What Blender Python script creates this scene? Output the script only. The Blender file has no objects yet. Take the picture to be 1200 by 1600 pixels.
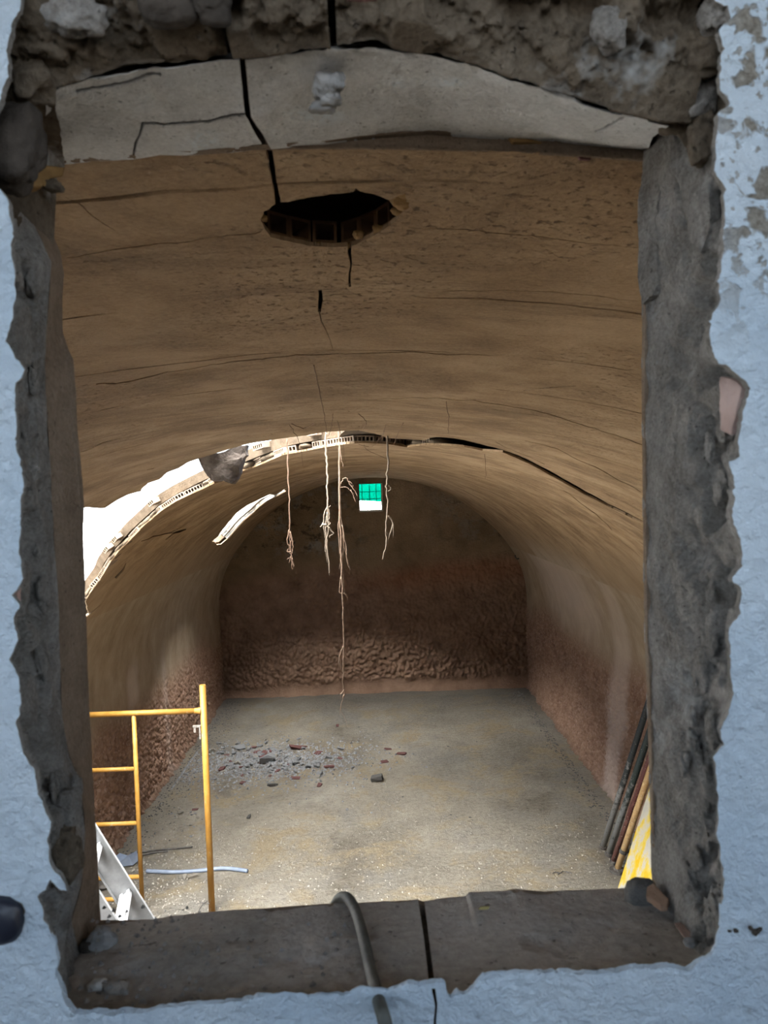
import bpy, bmesh, math, random
import numpy as np
from mathutils import Vector, Matrix
from mathutils.geometry import delaunay_2d_cdt

random.seed(7)
RNG = np.random.default_rng(7)
S = bpy.context.scene
COL = S.collection

# ------------------------------------------------------------------ camera
CAM = np.array([0.10, 0.0, 3.25])
FPX = 1110.0
Yc = np.array([-13.0, 32.0, -FPX]); Yc /= np.linalg.norm(Yc)
_up = np.array([-math.sin(math.radians(2.0)), math.cos(math.radians(2.0)), 0.0])
Zc = _up - _up.dot(Yc) * Yc; Zc /= np.linalg.norm(Zc)
Xc = np.cross(Yc, Zc)
M3 = np.array([Xc, Yc, Zc])            # camera axes -> world axes
cam_data = bpy.data.cameras.new('camera')
cam_data.sensor_width = 36.0
cam_data.lens = 36.0 * FPX / 1600.0
cam_data.clip_start = 0.02
cam_data.dof.use_dof = True
cam_data.dof.focus_distance = 5.5
cam_data.dof.aperture_fstop = 20.0
cam = bpy.data.objects.new('camera', cam_data)
COL.objects.link(cam)
cam.matrix_world = Matrix.Translation(Vector(CAM)) @ Matrix([list(r) for r in M3]).to_4x4()
S.camera = cam

# ------------------------------------------------------------------ sky, sun, exposure
S.view_settings.view_transform = 'Standard'
S.view_settings.look = 'None'
S.view_settings.gamma = 1.0
S.view_settings.use_curve_mapping = False
S.view_settings.exposure = 0.0
W = bpy.data.worlds.new('sky'); S.world = W
W.use_nodes = True
bg = W.node_tree.nodes['Background']
_tc = W.node_tree.nodes.new('ShaderNodeTexCoord')
_sep = W.node_tree.nodes.new('ShaderNodeSeparateXYZ')
_rmp = W.node_tree.nodes.new('ShaderNodeValToRGB')
W.node_tree.links.new(_tc.outputs['Generated'], _sep.inputs[0])
W.node_tree.links.new(_sep.outputs['Z'], _rmp.inputs[0])
W.node_tree.links.new(_rmp.outputs[0], bg.inputs['Color'])
_rmp.color_ramp.elements[0].position = 0.0
_rmp.color_ramp.elements[0].color = (0.88, 0.95, 1.0, 1)
_rmp.color_ramp.elements[1].position = 0.7
_rmp.color_ramp.elements[1].color = (0.42, 0.66, 1.0, 1)
bg.inputs['Strength'].default_value = 4.1

sun_d = bpy.data.lights.new('sun', 'SUN')
sun_d.energy = 80.0
sun_d.angle = math.radians(85.0)
sun_d.color = (1.0, 0.98, 0.94)
sun = bpy.data.objects.new('sun', sun_d); COL.objects.link(sun)
sun.location = (-8, 2, 20)
sun.rotation_euler = Vector((0.24, 0.08, -0.96)).to_track_quat('-Z', 'Y').to_euler()

# ------------------------------------------------------------------ room constants
HW = 2.49            # half width
R = 2.675            # vault radius
ZC = 3.487 - R       # vault circle centre
SPR = ZC + math.sqrt(R * R - HW * HW)
SMAX = R * math.asin(HW / R)
YI, YO, YF = 0.49, 0.372, 11.42

def ray(px, py):
    return M3 @ np.array([px - 600.0, 800.0 - py, -FPX])
def on_y(px, py, Y):
    d = ray(px, py); return CAM + d * (Y / d[1])
def on_z(px, py, Z=0.0):
    d = ray(px, py); return CAM + d * ((Z - CAM[2]) / d[2])
def on_x(px, py, X):
    d = ray(px, py); return CAM + d * ((X - CAM[0]) / d[0])
def on_vault(px, py):
    d = ray(px, py); ox, oz = CAM[0], CAM[2] - ZC
    a = d[0]**2 + d[2]**2; b = 2 * (ox*d[0] + oz*d[2]); c = ox*ox + oz*oz - R*R
    t = (-b + math.sqrt(b*b - 4*a*c)) / (2*a)
    return CAM + d * t
def sy(px, py):
    p = on_vault(px, py)
    return (R * math.atan2(p[0], p[2] - ZC), p[1])
def vmap(P, r):
    P = np.asarray(P); th = P[:, 0] / R
    return np.stack([np.sin(th) * r, P[:, 1], ZC + np.cos(th) * r], 1)

# ------------------------------------------------------------------ numeric noise
def _hash(i, j, k, s=0):
    h = (i.astype(np.int64) * 374761393 + j.astype(np.int64) * 668265263 + k.astype(np.int64) * 2147483647 + s * 974634777) & 0xffffffff
    h = ((h ^ (h >> 13)) * 1274126177) & 0xffffffff
    h = (h ^ (h >> 16)) & 0xffffffff
    return h / 4294967295.0
def vnoise(P, s=0):
    P = np.asarray(P, float); I = np.floor(P).astype(np.int64); F = P - I; F = F*F*(3-2*F)
    out = 0
    for a in (0, 1):
        for b in (0, 1):
            for c in (0, 1):
                w = (F[..., 0] if a else 1-F[..., 0]) * (F[..., 1] if b else 1-F[..., 1]) * (F[..., 2] if c else 1-F[..., 2])
                out = out + w * _hash(I[..., 0]+a, I[..., 1]+b, I[..., 2]+c, s)
    return out * 2 - 1
def fbm(P, sc=1.0, octv=4, s=0):
    P = np.asarray(P, float) * sc; o = 0; a = 1.0; t = 0
    for k in range(octv):
        o = o + a * vnoise(P, s + k); t += a; a *= 0.5; P = P * 2.03 + 5.1
    return o / t
def worley(U, V, s=0):
    iu, iv = np.floor(U).astype(np.int64), np.floor(V).astype(np.int64)
    best = np.full(U.shape, 9.0); z = np.zeros_like(iu)
    for a in (-1, 0, 1):
        for b in (-1, 0, 1):
            cx = iu + a + _hash(iu+a, iv+b, z, s); cy = iv + b + _hash(iu+a, iv+b, z, s+9)
            best = np.minimum(best, (U-cx)**2 + (V-cy)**2)
    return np.sqrt(best)

def sstep(a, b, x):
    t = np.clip((x - a) / (b - a), 0, 1); return t * t * (3 - 2 * t)

# ------------------------------------------------------------------ material helper
class NT:
    def __init__(self, name):
        self.m = bpy.data.materials.new(name); self.m.use_nodes = True
        self.t = self.m.node_tree; self.b = self.t.nodes['Principled BSDF']
    def n(self, k, **kw):
        x = self.t.nodes.new(k)
        for a, v in kw.items(): setattr(x, a, v)
        return x
    def set(self, sock, v):
        if isinstance(v, bpy.types.NodeSocket): self.t.links.new(v, sock)
        else: sock.default_value = v
    def pos(self):
        return self.n('ShaderNodeNewGeometry').outputs['Position']
    def obj(self):
        return self.n('ShaderNodeTexCoord').outputs['Object']
    def math(self, op, a, b=0.0, clamp=False):
        x = self.n('ShaderNodeMath', operation=op, use_clamp=clamp); self.set(x.inputs[0], a); self.set(x.inputs[1], b); return x.outputs[0]
    def scale(self, v, s):
        x = self.n('ShaderNodeMapping'); self.t.links.new(v, x.inputs[0]); x.inputs['Scale'].default_value = s; return x.outputs[0]
    def noise(self, v, sc, det=6, rough=0.6, dist=0.0):
        x = self.n('ShaderNodeTexNoise'); self.t.links.new(v, x.inputs['Vector'])
        x.inputs['Scale'].default_value = sc; x.inputs['Detail'].default_value = det
        x.inputs['Roughness'].default_value = rough; x.inputs['Distortion'].default_value = dist
        return x.outputs['Fac']
    def voro(self, v, sc, feat='F1', out='Distance'):
        x = self.n('ShaderNodeTexVoronoi', feature=feat); self.t.links.new(v, x.inputs['Vector']); x.inputs['Scale'].default_value = sc
        return x.outputs[out]
    def ramp(self, f, stops):
        x = self.n('ShaderNodeValToRGB'); self.t.links.new(f, x.inputs[0]); e = x.color_ramp.elements
        while len(e) < len(stops): e.new(0.5)
        for el, (p, c) in zip(e, stops):
            el.position = p
            el.color = (c, c, c, 1) if isinstance(c, (int, float)) else (*c, 1)
        return x.outputs[0]
    def mix(self, f, a, b, mode='MIX'):
        x = self.n('ShaderNodeMix', data_type='RGBA', blend_type=mode)
        self.set(x.inputs[0], f)
        for i, v in ((6, a), (7, b)):
            self.set(x.inputs[i], (*v, 1) if isinstance(v, tuple) and len(v) == 3 else v)
        return x.outputs[2]
    def attr(self, name):
        return self.n('ShaderNodeAttribute', attribute_name=name).outputs['Fac']
    def bump(self, h, dist, strength=1.0, normal=None):
        x = self.n('ShaderNodeBump'); self.t.links.new(h, x.inputs['Height'])
        x.inputs['Distance'].default_value = dist; x.inputs['Strength'].default_value = strength
        if normal is not None: self.t.links.new(normal, x.inputs['Normal'])
        return x.outputs[0]
    def done(self, color, rough=0.9, normal=None, metal=0.0, spec=0.2):
        self.set(self.b.inputs['Base Color'], (*color, 1) if isinstance(color, tuple) else color)
        self.set(self.b.inputs['Roughness'], rough); self.set(self.b.inputs['Metallic'], metal)
        self.b.inputs['Specular IOR Level'].default_value = spec
        if normal is not None: self.t.links.new(normal, self.b.inputs['Normal'])
        return self.m

def simple(name, c1, c2, sc=30.0, rough=0.9, bump=0.0, metal=0.0, bsc=None, spec=0.2):
    q = NT(name); v = q.obj()
    f = q.noise(v, sc); col = q.ramp(f, [(0.32, c1), (0.68, c2)])
    nm = q.bump(q.noise(v, bsc or sc * 2.5, 8, 0.65), bump) if bump else None
    return q.done(col, rough, nm, metal, spec)

def m_vault():
    q = NT('vault_plaster'); p = q.pos()
    sp = q.n('ShaderNodeSeparateXYZ'); q.t.links.new(p, sp.inputs[0])
    zz = q.math('SUBTRACT', sp.outputs[2], ZC)
    s = q.math('MULTIPLY', q.math('ARCTAN2', sp.outputs[0], zz), R)
    cb = q.n('ShaderNodeCombineXYZ'); q.t.links.new(s, cb.inputs[0]); q.t.links.new(sp.outputs[1], cb.inputs[1])
    v = cb.outputs[0]
    base = q.noise(v, 3.4, 9, 0.68, 0.3)
    col = q.ramp(base, [(0.36, (0.15, 0.098, 0.056)), (0.5, (0.31, 0.215, 0.126)), (0.64, (0.46, 0.34, 0.215))])
    st = q.noise(q.scale(v, (1.0, 1.8, 1)), 5.5, 9, 0.72, 0.35)
    col = q.mix(q.ramp(st, [(0.48, 0.0), (0.70, 0.5)]), col, (0.47, 0.36, 0.235))
    st2 = q.noise(q.scale(v, (0.7, 1.3, 1)), 2.4, 12, 0.78, 0.8)
    col = q.mix(q.ramp(st2, [(0.50, 0.0), (0.60, 0.72)]), col, (0.105, 0.070, 0.042))
    # rough flaking patches
    msk = q.ramp(q.noise(v, 1.9, 3, 0.5), [(0.48, 0.0), (0.58, 1.0)])
    fl = q.noise(q.scale(v, (1.0, 1.1, 1)), 75.0, 9, 0.85)
    flk = q.math('MULTIPLY', q.ramp(fl, [(0.56, 0.0), (0.66, 1.0)]), msk)
    fl2 = q.ramp(q.noise(q.scale(v, (1.0, 3.2, 1)), 8.0, 6, 0.72, 0.6), [(0.69, 0.0), (0.71, 1.0)])
    flk = q.math('MAXIMUM', flk, fl2)
    fl3 = q.ramp(q.noise(q.scale(v, (0.9, 2.6, 1)), 5.0, 5, 0.62, 0.5), [(0.645, 0.0), (0.66, 1.0)])
    flk = q.math('MAXIMUM', flk, q.math('MULTIPLY', fl3, q.ramp(q.math('MULTIPLY', sp.outputs[1], 0.1), [(0.30, 0.0), (0.36, 1.0)])))
    col = q.mix(q.math('MULTIPLY', flk, 0.6), col, (0.06, 0.038, 0.022))
    # paler limewash on the haunches, and a paler area low on the right side
    hs = q.ramp(q.math('MULTIPLY', q.math('ABSOLUTE', s), 0.3), [(0.55, 0.0), (0.77, 1.0)])
    col = q.mix(hs, col, q.ramp(q.noise(q.scale(v, (0.9, 1.5, 1)), 3.0, 9, 0.7), [(0.3, (0.25, 0.185, 0.12)), (0.7, (0.43, 0.345, 0.25))]))
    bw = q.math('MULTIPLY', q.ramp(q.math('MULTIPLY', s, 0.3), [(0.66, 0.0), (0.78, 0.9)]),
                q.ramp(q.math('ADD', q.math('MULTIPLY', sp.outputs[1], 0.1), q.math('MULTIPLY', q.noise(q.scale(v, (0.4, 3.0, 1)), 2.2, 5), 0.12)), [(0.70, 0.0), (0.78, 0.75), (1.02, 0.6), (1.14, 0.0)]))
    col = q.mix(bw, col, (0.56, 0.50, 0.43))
    # board marks across the vault
    wob = q.math('MULTIPLY', q.noise(q.scale(v, (0.8, 0.8, 1)), 1.2, 4, 0.6), 0.22)
    fr = q.math('FRACT', q.math('MULTIPLY', q.math('ADD', sp.outputs[1], wob), 3.1))
    ln = q.ramp(fr, [(0.0, 1.0), (0.018, 0.0)])
    brk = q.ramp(q.noise(q.scale(v, (1.2, 3.0, 1)), 2.0, 3), [(0.46, 0.0), (0.56, 1.0)])
    ln = q.math('MULTIPLY', ln, brk)
    col = q.mix(q.math('MULTIPLY', ln, 0.8), col, (0.06, 0.035, 0.02))
    fine = q.noise(v, 150.0, 6, 0.7)
    col = q.mix(0.35, col, q.ramp(fine, [(0.35, (0.2, 0.12, 0.06)), (0.65, (0.46, 0.31, 0.17))]))
    h = q.math('ADD', q.math('MULTIPLY', st, 0.5), q.math('MULTIPLY', fine, 0.12))
    h = q.math('SUBTRACT', h, q.math('ADD', q.math('MULTIPLY', flk, 0.6), q.math('MULTIPLY', ln, 0.5)))
    nm = q.bump(h, 0.02, 1.0)
    return q.done(col, 0.92, nm)

def m_wall():
    q = NT('deposit_crust_wall'); p = q.pos()
    c = q.attr('crust'); w = q.attr('pale_mask')
    up = q.ramp(q.noise(q.scale(p, (1.5, 1.5, 0.9)), 3.0, 9, 0.7), [(0.3, (0.28, 0.21, 0.14)), (0.7, (0.44, 0.355, 0.26))])
    vs = q.noise(q.scale(p, (5, 5, 0.4)), 3.0, 5)
    up = q.mix(q.ramp(vs, [(0.5, 0.0), (0.75, 0.10)]), up, (0.46, 0.40, 0.32))
    gr = q.voro(p, 42.0, 'F1', 'Color')
    lo = q.ramp(q.noise(p, 7.0, 5), [(0.3, (0.20, 0.115, 0.076)), (0.7, (0.34, 0.22, 0.155))])
    lo = q.mix(q.math('MULTIPLY', q.ramp(gr, [(0.5, 0.0), (0.9, 1.0)]), 0.45), lo, (0.46, 0.33, 0.27))
    col = q.mix(c, up, lo)
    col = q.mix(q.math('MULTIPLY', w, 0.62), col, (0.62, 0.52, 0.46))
    dk = q.attr('stain_tone')
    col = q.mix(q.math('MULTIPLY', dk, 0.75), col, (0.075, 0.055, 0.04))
    f = q.noise(p, 90.0, 6, 0.7)
    nm = q.bump(f, 0.01, 0.6)
    return q.done(col, 0.95, nm, spec=0.1)

def m_far():
    q = NT('end_wall_crust'); p = q.pos()
    c = q.attr('crust'); d = q.attr('stain_tone')
    up = q.ramp(q.noise(p, 1.7, 7, 0.65), [(0.3, (0.18, 0.128, 0.08)), (0.7, (0.36, 0.265, 0.17))])
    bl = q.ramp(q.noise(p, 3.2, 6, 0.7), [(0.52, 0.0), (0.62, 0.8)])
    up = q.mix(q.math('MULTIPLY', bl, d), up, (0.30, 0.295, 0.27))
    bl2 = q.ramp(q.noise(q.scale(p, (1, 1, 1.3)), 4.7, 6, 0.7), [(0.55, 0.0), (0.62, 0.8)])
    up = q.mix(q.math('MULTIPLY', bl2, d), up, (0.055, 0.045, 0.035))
    lo = q.ramp(q.noise(p, 4.0, 6), [(0.3, (0.20, 0.122, 0.082)), (0.7, (0.37, 0.245, 0.172))])
    red = q.attr('red')
    lo = q.mix(q.math('MULTIPLY', red, 0.5), lo, (0.34, 0.15, 0.08))
    col = q.mix(c, up, lo)
    nm = q.bump(q.noise(p, 30.0, 8, 0.75), 0.04, 0.9)
    return q.done(col, 0.95, nm, spec=0.1)

def m_floor():
    q = NT('dusty_concrete_floor'); p = q.pos()
    a = q.noise(p, 0.9, 9, 0.66, 0.4)
    col = q.ramp(a, [(0.32, (0.17, 0.145, 0.112)), (0.45, (0.31, 0.278, 0.228)), (0.55, (0.405, 0.362, 0.292)), (0.68, (0.52, 0.48, 0.41))])
    o = q.ramp(q.noise(p, 1.5, 9, 0.72, 0.5), [(0.50, 0.0), (0.60, 0.85)])
    col = q.mix(o, col, (0.42, 0.325, 0.19))
    g = q.ramp(q.noise(q.scale(p, (1.0, 0.6, 1)), 1.1, 9, 0.72), [(0.5, 0.0), (0.62, 0.7)])
    col = q.mix(g, col, (0.275, 0.265, 0.25))
    sp = q.ramp(q.noise(p, 24.0, 9, 0.8), [(0.38, 0.0), (0.47, 0.7), (0.58, 1.0)])
    col = q.mix(0.33, col, q.mix(sp, (0.09, 0.075, 0.055), (0.42, 0.385, 0.31)))
    dk = q.attr('stain_tone')
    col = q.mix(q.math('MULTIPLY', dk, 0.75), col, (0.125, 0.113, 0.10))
    f = q.noise(p, 22.0, 10, 0.78)
    return q.done(col, 0.92, q.bump(f, 0.06, 1.0), spec=0.15)

def m_white():
    q = NT('white_painted_plaster'); p = q.pos()
    sp = q.n('ShaderNodeSeparateXYZ'); q.t.links.new(p, sp.inputs[0])
    col = q.ramp(q.noise(p, 9.0, 6, 0.6), [(0.3, (0.58, 0.71, 0.84)), (0.7, (0.76, 0.86, 0.95))])
    # chalked zone with exposed grey aggregate above the right jamb
    mx = q.math('MULTIPLY', q.ramp(sp.outputs[0], [(0.24, 0.0), (0.29, 1.0)]),
                q.ramp(q.math('MULTIPLY', sp.outputs[2], 0.25), [(0.828, 0.0), (0.842, 1.0)]))
    ag = q.ramp(q.noise(p, 62.0, 3, 0.5, 0.5), [(0.53, 0.0), (0.57, 1.0)])
    ag2 = q.ramp(q.noise(p, 150.0, 4, 0.6), [(0.58, 0.0), (0.63, 0.8)])
    agm = q.math('MULTIPLY', q.math('MAXIMUM', ag, ag2), mx)
    col = q.mix(agm, col, q.ramp(q.noise(p, 300, 4), [(0.35, (0.20, 0.18, 0.15)), (0.65, (0.36, 0.34, 0.30))]))
    spk = q.ramp(q.voro(q.scale(p, (1, 0.2, 1)), 26.0), [(0.03, 0.8), (0.06, 0.0)])
    col = q.mix(q.math('MULTIPLY', spk, q.ramp(q.noise(p, 14.0, 2), [(0.5, 0.0), (0.6, 1.0)])), col, (0.12, 0.10, 0.09))
    h1 = q.noise(p, 165.0, 7, 0.66, 0.25)
    h2 = q.noise(p, 48.0, 4, 0.55)
    nm = q.bump(q.math('SUBTRACT', q.math('ADD', h1, h2), q.math('MULTIPLY', agm, 0.3)), 0.014, 1.0)
    return q.done(col, 0.85, nm)

def m_render(name, c1, c2, c3, sc=28.0, bump=0.004, chalk=0.0):
    q = NT(name); p = q.pos()
    col = q.ramp(q.noise(p, sc, 7, 0.65), [(0.3, c1), (0.5, c2), (0.7, c3)])
    gr = q.noise(p, sc * 12, 4, 0.6)
    col = q.mix(0.35, col, q.ramp(gr, [(0.35, c1), (0.65, c3)]))
    pit = q.ramp(q.noise(p, sc * 11, 4, 0.55), [(0.29, 1.0), (0.36, 0.0)])
    col = q.mix(q.math('MULTIPLY', pit, 0.6), col, tuple(x * 0.3 for x in c1))
    if chalk:
        col = q.mix(q.math('MULTIPLY', q.ramp(q.noise(p, sc * 0.45, 5, 0.7), [(0.60, 0.0), (0.70, 1.0)]), chalk), col, (0.66, 0.70, 0.72))
    col = q.mix(q.math('MULTIPLY', q.attr('chalk'), q.ramp(q.noise(p, 220.0, 4), [(0.4, 0.2), (0.6, 1.0)])), col, (0.74, 0.82, 0.88))
    col = q.mix(q.math('MULTIPLY', q.attr('crack'), 0.9), col, (0.02, 0.017, 0.014))
    h = q.math('SUBTRACT', q.math('ADD', q.noise(p, sc * 5.0, 9, 0.72), q.math('MULTIPLY', gr, 0.3)), q.math('MULTIPLY', pit, 0.5))
    return q.done(col, 0.93, q.bump(h, bump, 0.9), spec=0.12)

MAT = {}
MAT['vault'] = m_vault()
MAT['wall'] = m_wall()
MAT['far'] = m_far()
MAT['floor'] = m_floor()
MAT['white'] = m_white()
MAT['soffit'] = m_render('grey_soffit_plaster', (0.47, 0.475, 0.47), (0.66, 0.665, 0.66), (0.80, 0.81, 0.81), 30, 0.005, 0.5)
MAT['jamb'] = m_render('grey_jamb_render', (0.16, 0.148, 0.135), (0.31, 0.29, 0.268), (0.48, 0.46, 0.435), 34, 0.016, 0.35)
MAT['jamb_brown'] = m_render('brown_jamb_render', (0.16, 0.115, 0.08), (0.24, 0.18, 0.13), (0.31, 0.245, 0.185), 30, 0.006)
MAT['lintel'] = m_render('brown_lintel_mortar', (0.085, 0.066, 0.048), (0.16, 0.127, 0.092), (0.24, 0.20, 0.155), 20, 0.012, 0.5)
MAT['sill'] = m_render('dirty_sill_mortar', (0.26, 0.235, 0.205), (0.40, 0.365, 0.325), (0.50, 0.465, 0.42), 14, 0.004, 0.05)
MAT['mortar'] = m_render('pale_mortar', (0.07, 0.05, 0.032), (0.11, 0.08, 0.053), (0.16, 0.122, 0.085), 20, 0.006)
MAT['lump'] = simple('grey_mortar_lump', (0.20, 0.20, 0.20), (0.36, 0.36, 0.36), 60, bump=0.004)
MAT['brick'] = simple('pale_hollow_brick', (0.20, 0.145, 0.10), (0.32, 0.255, 0.195), 25, bump=0.003)
MAT['brick_dark'] = simple('brown_hollow_brick', (0.13, 0.075, 0.04), (0.2, 0.12, 0.065), 40, bump=0.002)
MAT['ochre_brick'] = simple('ochre_brick', (0.17, 0.098, 0.036), (0.27, 0.165, 0.068), 40, bump=0.003)
MAT['red_brick'] = simple('red_brick', (0.10, 0.045, 0.042), (0.17, 0.085, 0.078), 30, bump=0.004)
MAT['dark_stone'] = simple('dark_stone', (0.02, 0.017, 0.014), (0.06, 0.05, 0.042), 40, bump=0.004)
MAT['grey_stone'] = simple('grey_rubble', (0.19, 0.195, 0.20), (0.35, 0.355, 0.36), 20, bump=0.01)
MAT['pale_stone'] = simple('pale_rubble', (0.26, 0.235, 0.195), (0.40, 0.37, 0.32), 20, bump=0.01)
MAT['dark_rubble'] = simple('dark_rubble', (0.09, 0.085, 0.08), (0.17, 0.165, 0.155), 20, bump=0.01)
MAT['yellow'] = None
def m_yellow():
    q = NT('worn_yellow_paint'); p = q.obj()
    col = q.ramp(q.noise(p, 9.0, 4), [(0.35, (0.32, 0.155, 0.025)), (0.65, (0.41, 0.22, 0.045))])
    ch = q.ramp(q.noise(p, 55.0, 5, 0.7), [(0.66, 0.0), (0.69, 1.0)])
    col = q.mix(ch, col, (0.16, 0.08, 0.04))
    ch2 = q.ramp(q.noise(q.scale(p, (1, 1, 0.3)), 22.0, 5, 0.7), [(0.62, 0.0), (0.68, 0.8)])
    col = q.mix(ch2, col, (0.40, 0.32, 0.23))
    return q.done(col, 0.5, q.bump(ch, 0.001, 0.5), spec=0.4)
MAT['yellow'] = m_yellow()
MAT['steel'] = simple('dull_steel', (0.25, 0.22, 0.19), (0.5, 0.47, 0.43), 60, 0.5, metal=0.6)
MAT['alu'] = simple('aluminium', (0.24, 0.245, 0.25), (0.34, 0.345, 0.35), 18, 0.55, metal=0.35, bump=0.0006, spec=0.5)
MAT['alu_bright'] = simple('bright_aluminium', (0.36, 0.37, 0.38), (0.46, 0.47, 0.48), 30, 0.45, metal=0.3, spec=0.5)
def m_board():
    q = NT('worn_yellow_board'); p = q.obj()
    f = q.noise(q.scale(p, (1.0, 1.0, 0.6)), 7.5, 5, 0.62)
    col = q.ramp(f, [(0.40, (0.56, 0.36, 0.01)), (0.49, (0.54, 0.42, 0.09)), (0.56, (0.45, 0.42, 0.34)), (0.7, (0.38, 0.365, 0.33))])
    col = q.mix(q.ramp(q.noise(q.scale(p, (8, 8, 1)), 24.0, 4), [(0.58, 0.0), (0.7, 0.5)]), col, (0.34, 0.28, 0.17))
    return q.done(col, 0.6)
MAT['board'] = m_board()
def m_pole(name, dark, pale, bias):
    q = NT(name); p = q.obj()
    f = q.noise(p, 22.0, 6, 0.7)
    sz = q.n('ShaderNodeSeparateXYZ'); q.t.links.new(q.pos(), sz.inputs[0])
    f = q.math('SUBTRACT', q.math('ADD', f, 0.22), q.math('MULTIPLY', sz.outputs[2], 0.42))
    col = q.ramp(f, [(bias - 0.07, dark), (bias + 0.06, pale)])
    sp = q.ramp(q.noise(p, 60.0, 4, 0.7), [(0.63, 0.0), (0.67, 0.8)])
    col = q.mix(sp, col, (0.5, 0.49, 0.47))
    sp2 = q.ramp(q.noise(p, 48.0, 4, 0.7), [(0.64, 0.0), (0.67, 0.9)])
    col = q.mix(sp2, col, (0.03, 0.03, 0.03))
    return q.done(col, 0.6, q.bump(sp, 0.002, 0.5), spec=0.35)
MAT['pole_grey'] = m_pole('cement_splashed_dark_pole', (0.035, 0.042, 0.045), (0.27, 0.27, 0.265), 0.46)
MAT['pole_green'] = m_pole('dark_green_grey_pole', (0.03, 0.042, 0.040), (0.24, 0.245, 0.24), 0.50)
MAT['pole_red'] = m_pole('dark_red_pole', (0.10, 0.035, 0.03), (0.19, 0.09, 0.075), 0.56)
MAT['pole_tan'] = m_pole('tan_pole', (0.40, 0.25, 0.11), (0.55, 0.38, 0.19), 0.5)
MAT['pipe'] = simple('blue_grey_pipe', (0.17, 0.21, 0.29), (0.25, 0.30, 0.38), 12, 0.45, spec=0.4)
MAT['rod'] = simple('dark_iron_rod', (0.05, 0.045, 0.04), (0.13, 0.12, 0.11), 30, 0.6)
MAT['cable'] = simple('dark_rubber_cable', (0.045, 0.048, 0.042), (0.085, 0.088, 0.078), 50, 0.6, bump=0.001, spec=0.3)
MAT['root_pale'] = simple('pale_root_bark', (0.17, 0.13, 0.095), (0.29, 0.235, 0.18), 60)
MAT['root_brown'] = simple('brown_root_bark', (0.17, 0.11, 0.075), (0.29, 0.205, 0.145), 60)
MAT['root_mid'] = simple('reddish_root_bark', (0.12, 0.07, 0.046), (0.2, 0.13, 0.09), 60)
MAT['fine_root'] = simple('dark_hair_roots', (0.10, 0.06, 0.035), (0.2, 0.12, 0.07), 60)
MAT['plaster_bit'] = simple('white_plaster_bit', (0.55, 0.55, 0.53), (0.75, 0.75, 0.72), 60, bump=0.002)
MAT['leaf'] = simple('dry_leaf', (0.22, 0.18, 0.07), (0.35, 0.29, 0.13), 60)
MAT['shrub'] = simple('pale_green_leaf', (0.05, 0.075, 0.03), (0.11, 0.15, 0.06), 10)
MAT['outside_pale'] = simple('pale_limewash', (0.72, 0.71, 0.68), (0.84, 0.83, 0.80), 3, bump=0.01)
MAT['soil'] = simple('dark_soil', (0.05, 0.043, 0.035), (0.10, 0.085, 0.07), 5, bump=0.02)
MAT['frame_white'] = simple('pale_window_frame', (0.55, 0.54, 0.50), (0.7, 0.69, 0.66), 20)
def m_teal():
    q = NT('teal_translucent_sheet')
    t = q.n('ShaderNodeBsdfTranslucent'); t.inputs[0].default_value = (0.003, 0.30, 0.235, 1)
    d = q.n('ShaderNodeBsdfDiffuse'); d.inputs[0].default_value = (0.0, 0.3, 0.22, 1)
    x = q.n('ShaderNodeMixShader'); x.inputs[0].default_value = 0.2
    q.t.links.new(t.outputs[0], x.inputs[1]); q.t.links.new(d.outputs[0], x.inputs[2])
    q.t.links.new(x.outputs[0], q.t.nodes['Material Output'].inputs[0])
    return q.m
MAT['teal'] = m_teal()
MAT['teal_bar'] = simple('teal_bar', (0.0, 0.20, 0.17), (0.02, 0.3, 0.25), 10)

# ------------------------------------------------------------------ object helpers
def link(name, me, mat, parent=None, smooth=False):
    if mat is not None and not me.materials: me.materials.append(mat)
    if smooth: me.polygons.foreach_set('use_smooth', [True] * len(me.polygons))
    o = bpy.data.objects.new(name, me); COL.objects.link(o)
    if parent is not None: o.parent = parent
    return o
def mesh(name, V, F):
    me = bpy.data.meshes.new(name)
    me.from_pydata([tuple(map(float, v)) for v in V], [], [tuple(int(i) for i in f) for f in F]); me.update()
    return me
def tag(o, label=None, cat=None, group=None, kind=None):
    if label: o['label'] = label
    if cat: o['category'] = cat
    if group: o['group'] = group
    if kind: o['kind'] = kind
    return o
def struct(o, label, cat):
    return tag(o, label, cat, None, 'structure')
def bm_mesh(name, bm):
    me = bpy.data.meshes.new(name); bm.to_mesh(me); bm.free(); return me
def recenter(o):
    """move a top-level mesh so that its origin is at its base"""
    n = len(o.data.vertices); a = np.empty(n * 3); o.data.vertices.foreach_get('co', a); a = a.reshape(-1, 3)
    c = np.array([a[:, 0].mean(), a[:, 1].mean(), a[:, 2].min()])
    o.data.vertices.foreach_set('co', (a - c).ravel()); o.data.update()
    o.location = tuple(np.array(o.location) + c)
    return o
def empty(name, loc):
    o = bpy.data.objects.new(name, None); o.empty_display_size = 0.1; o.location = tuple(loc); COL.objects.link(o); return o
def child(name, me, mat, parent, smooth=False):
    """mesh given in world coordinates, put under a parent standing at a location"""
    o = link(name, me, mat, parent, smooth)
    o.matrix_parent_inverse = Matrix.Translation(-Vector(parent.location))
    return o

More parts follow.
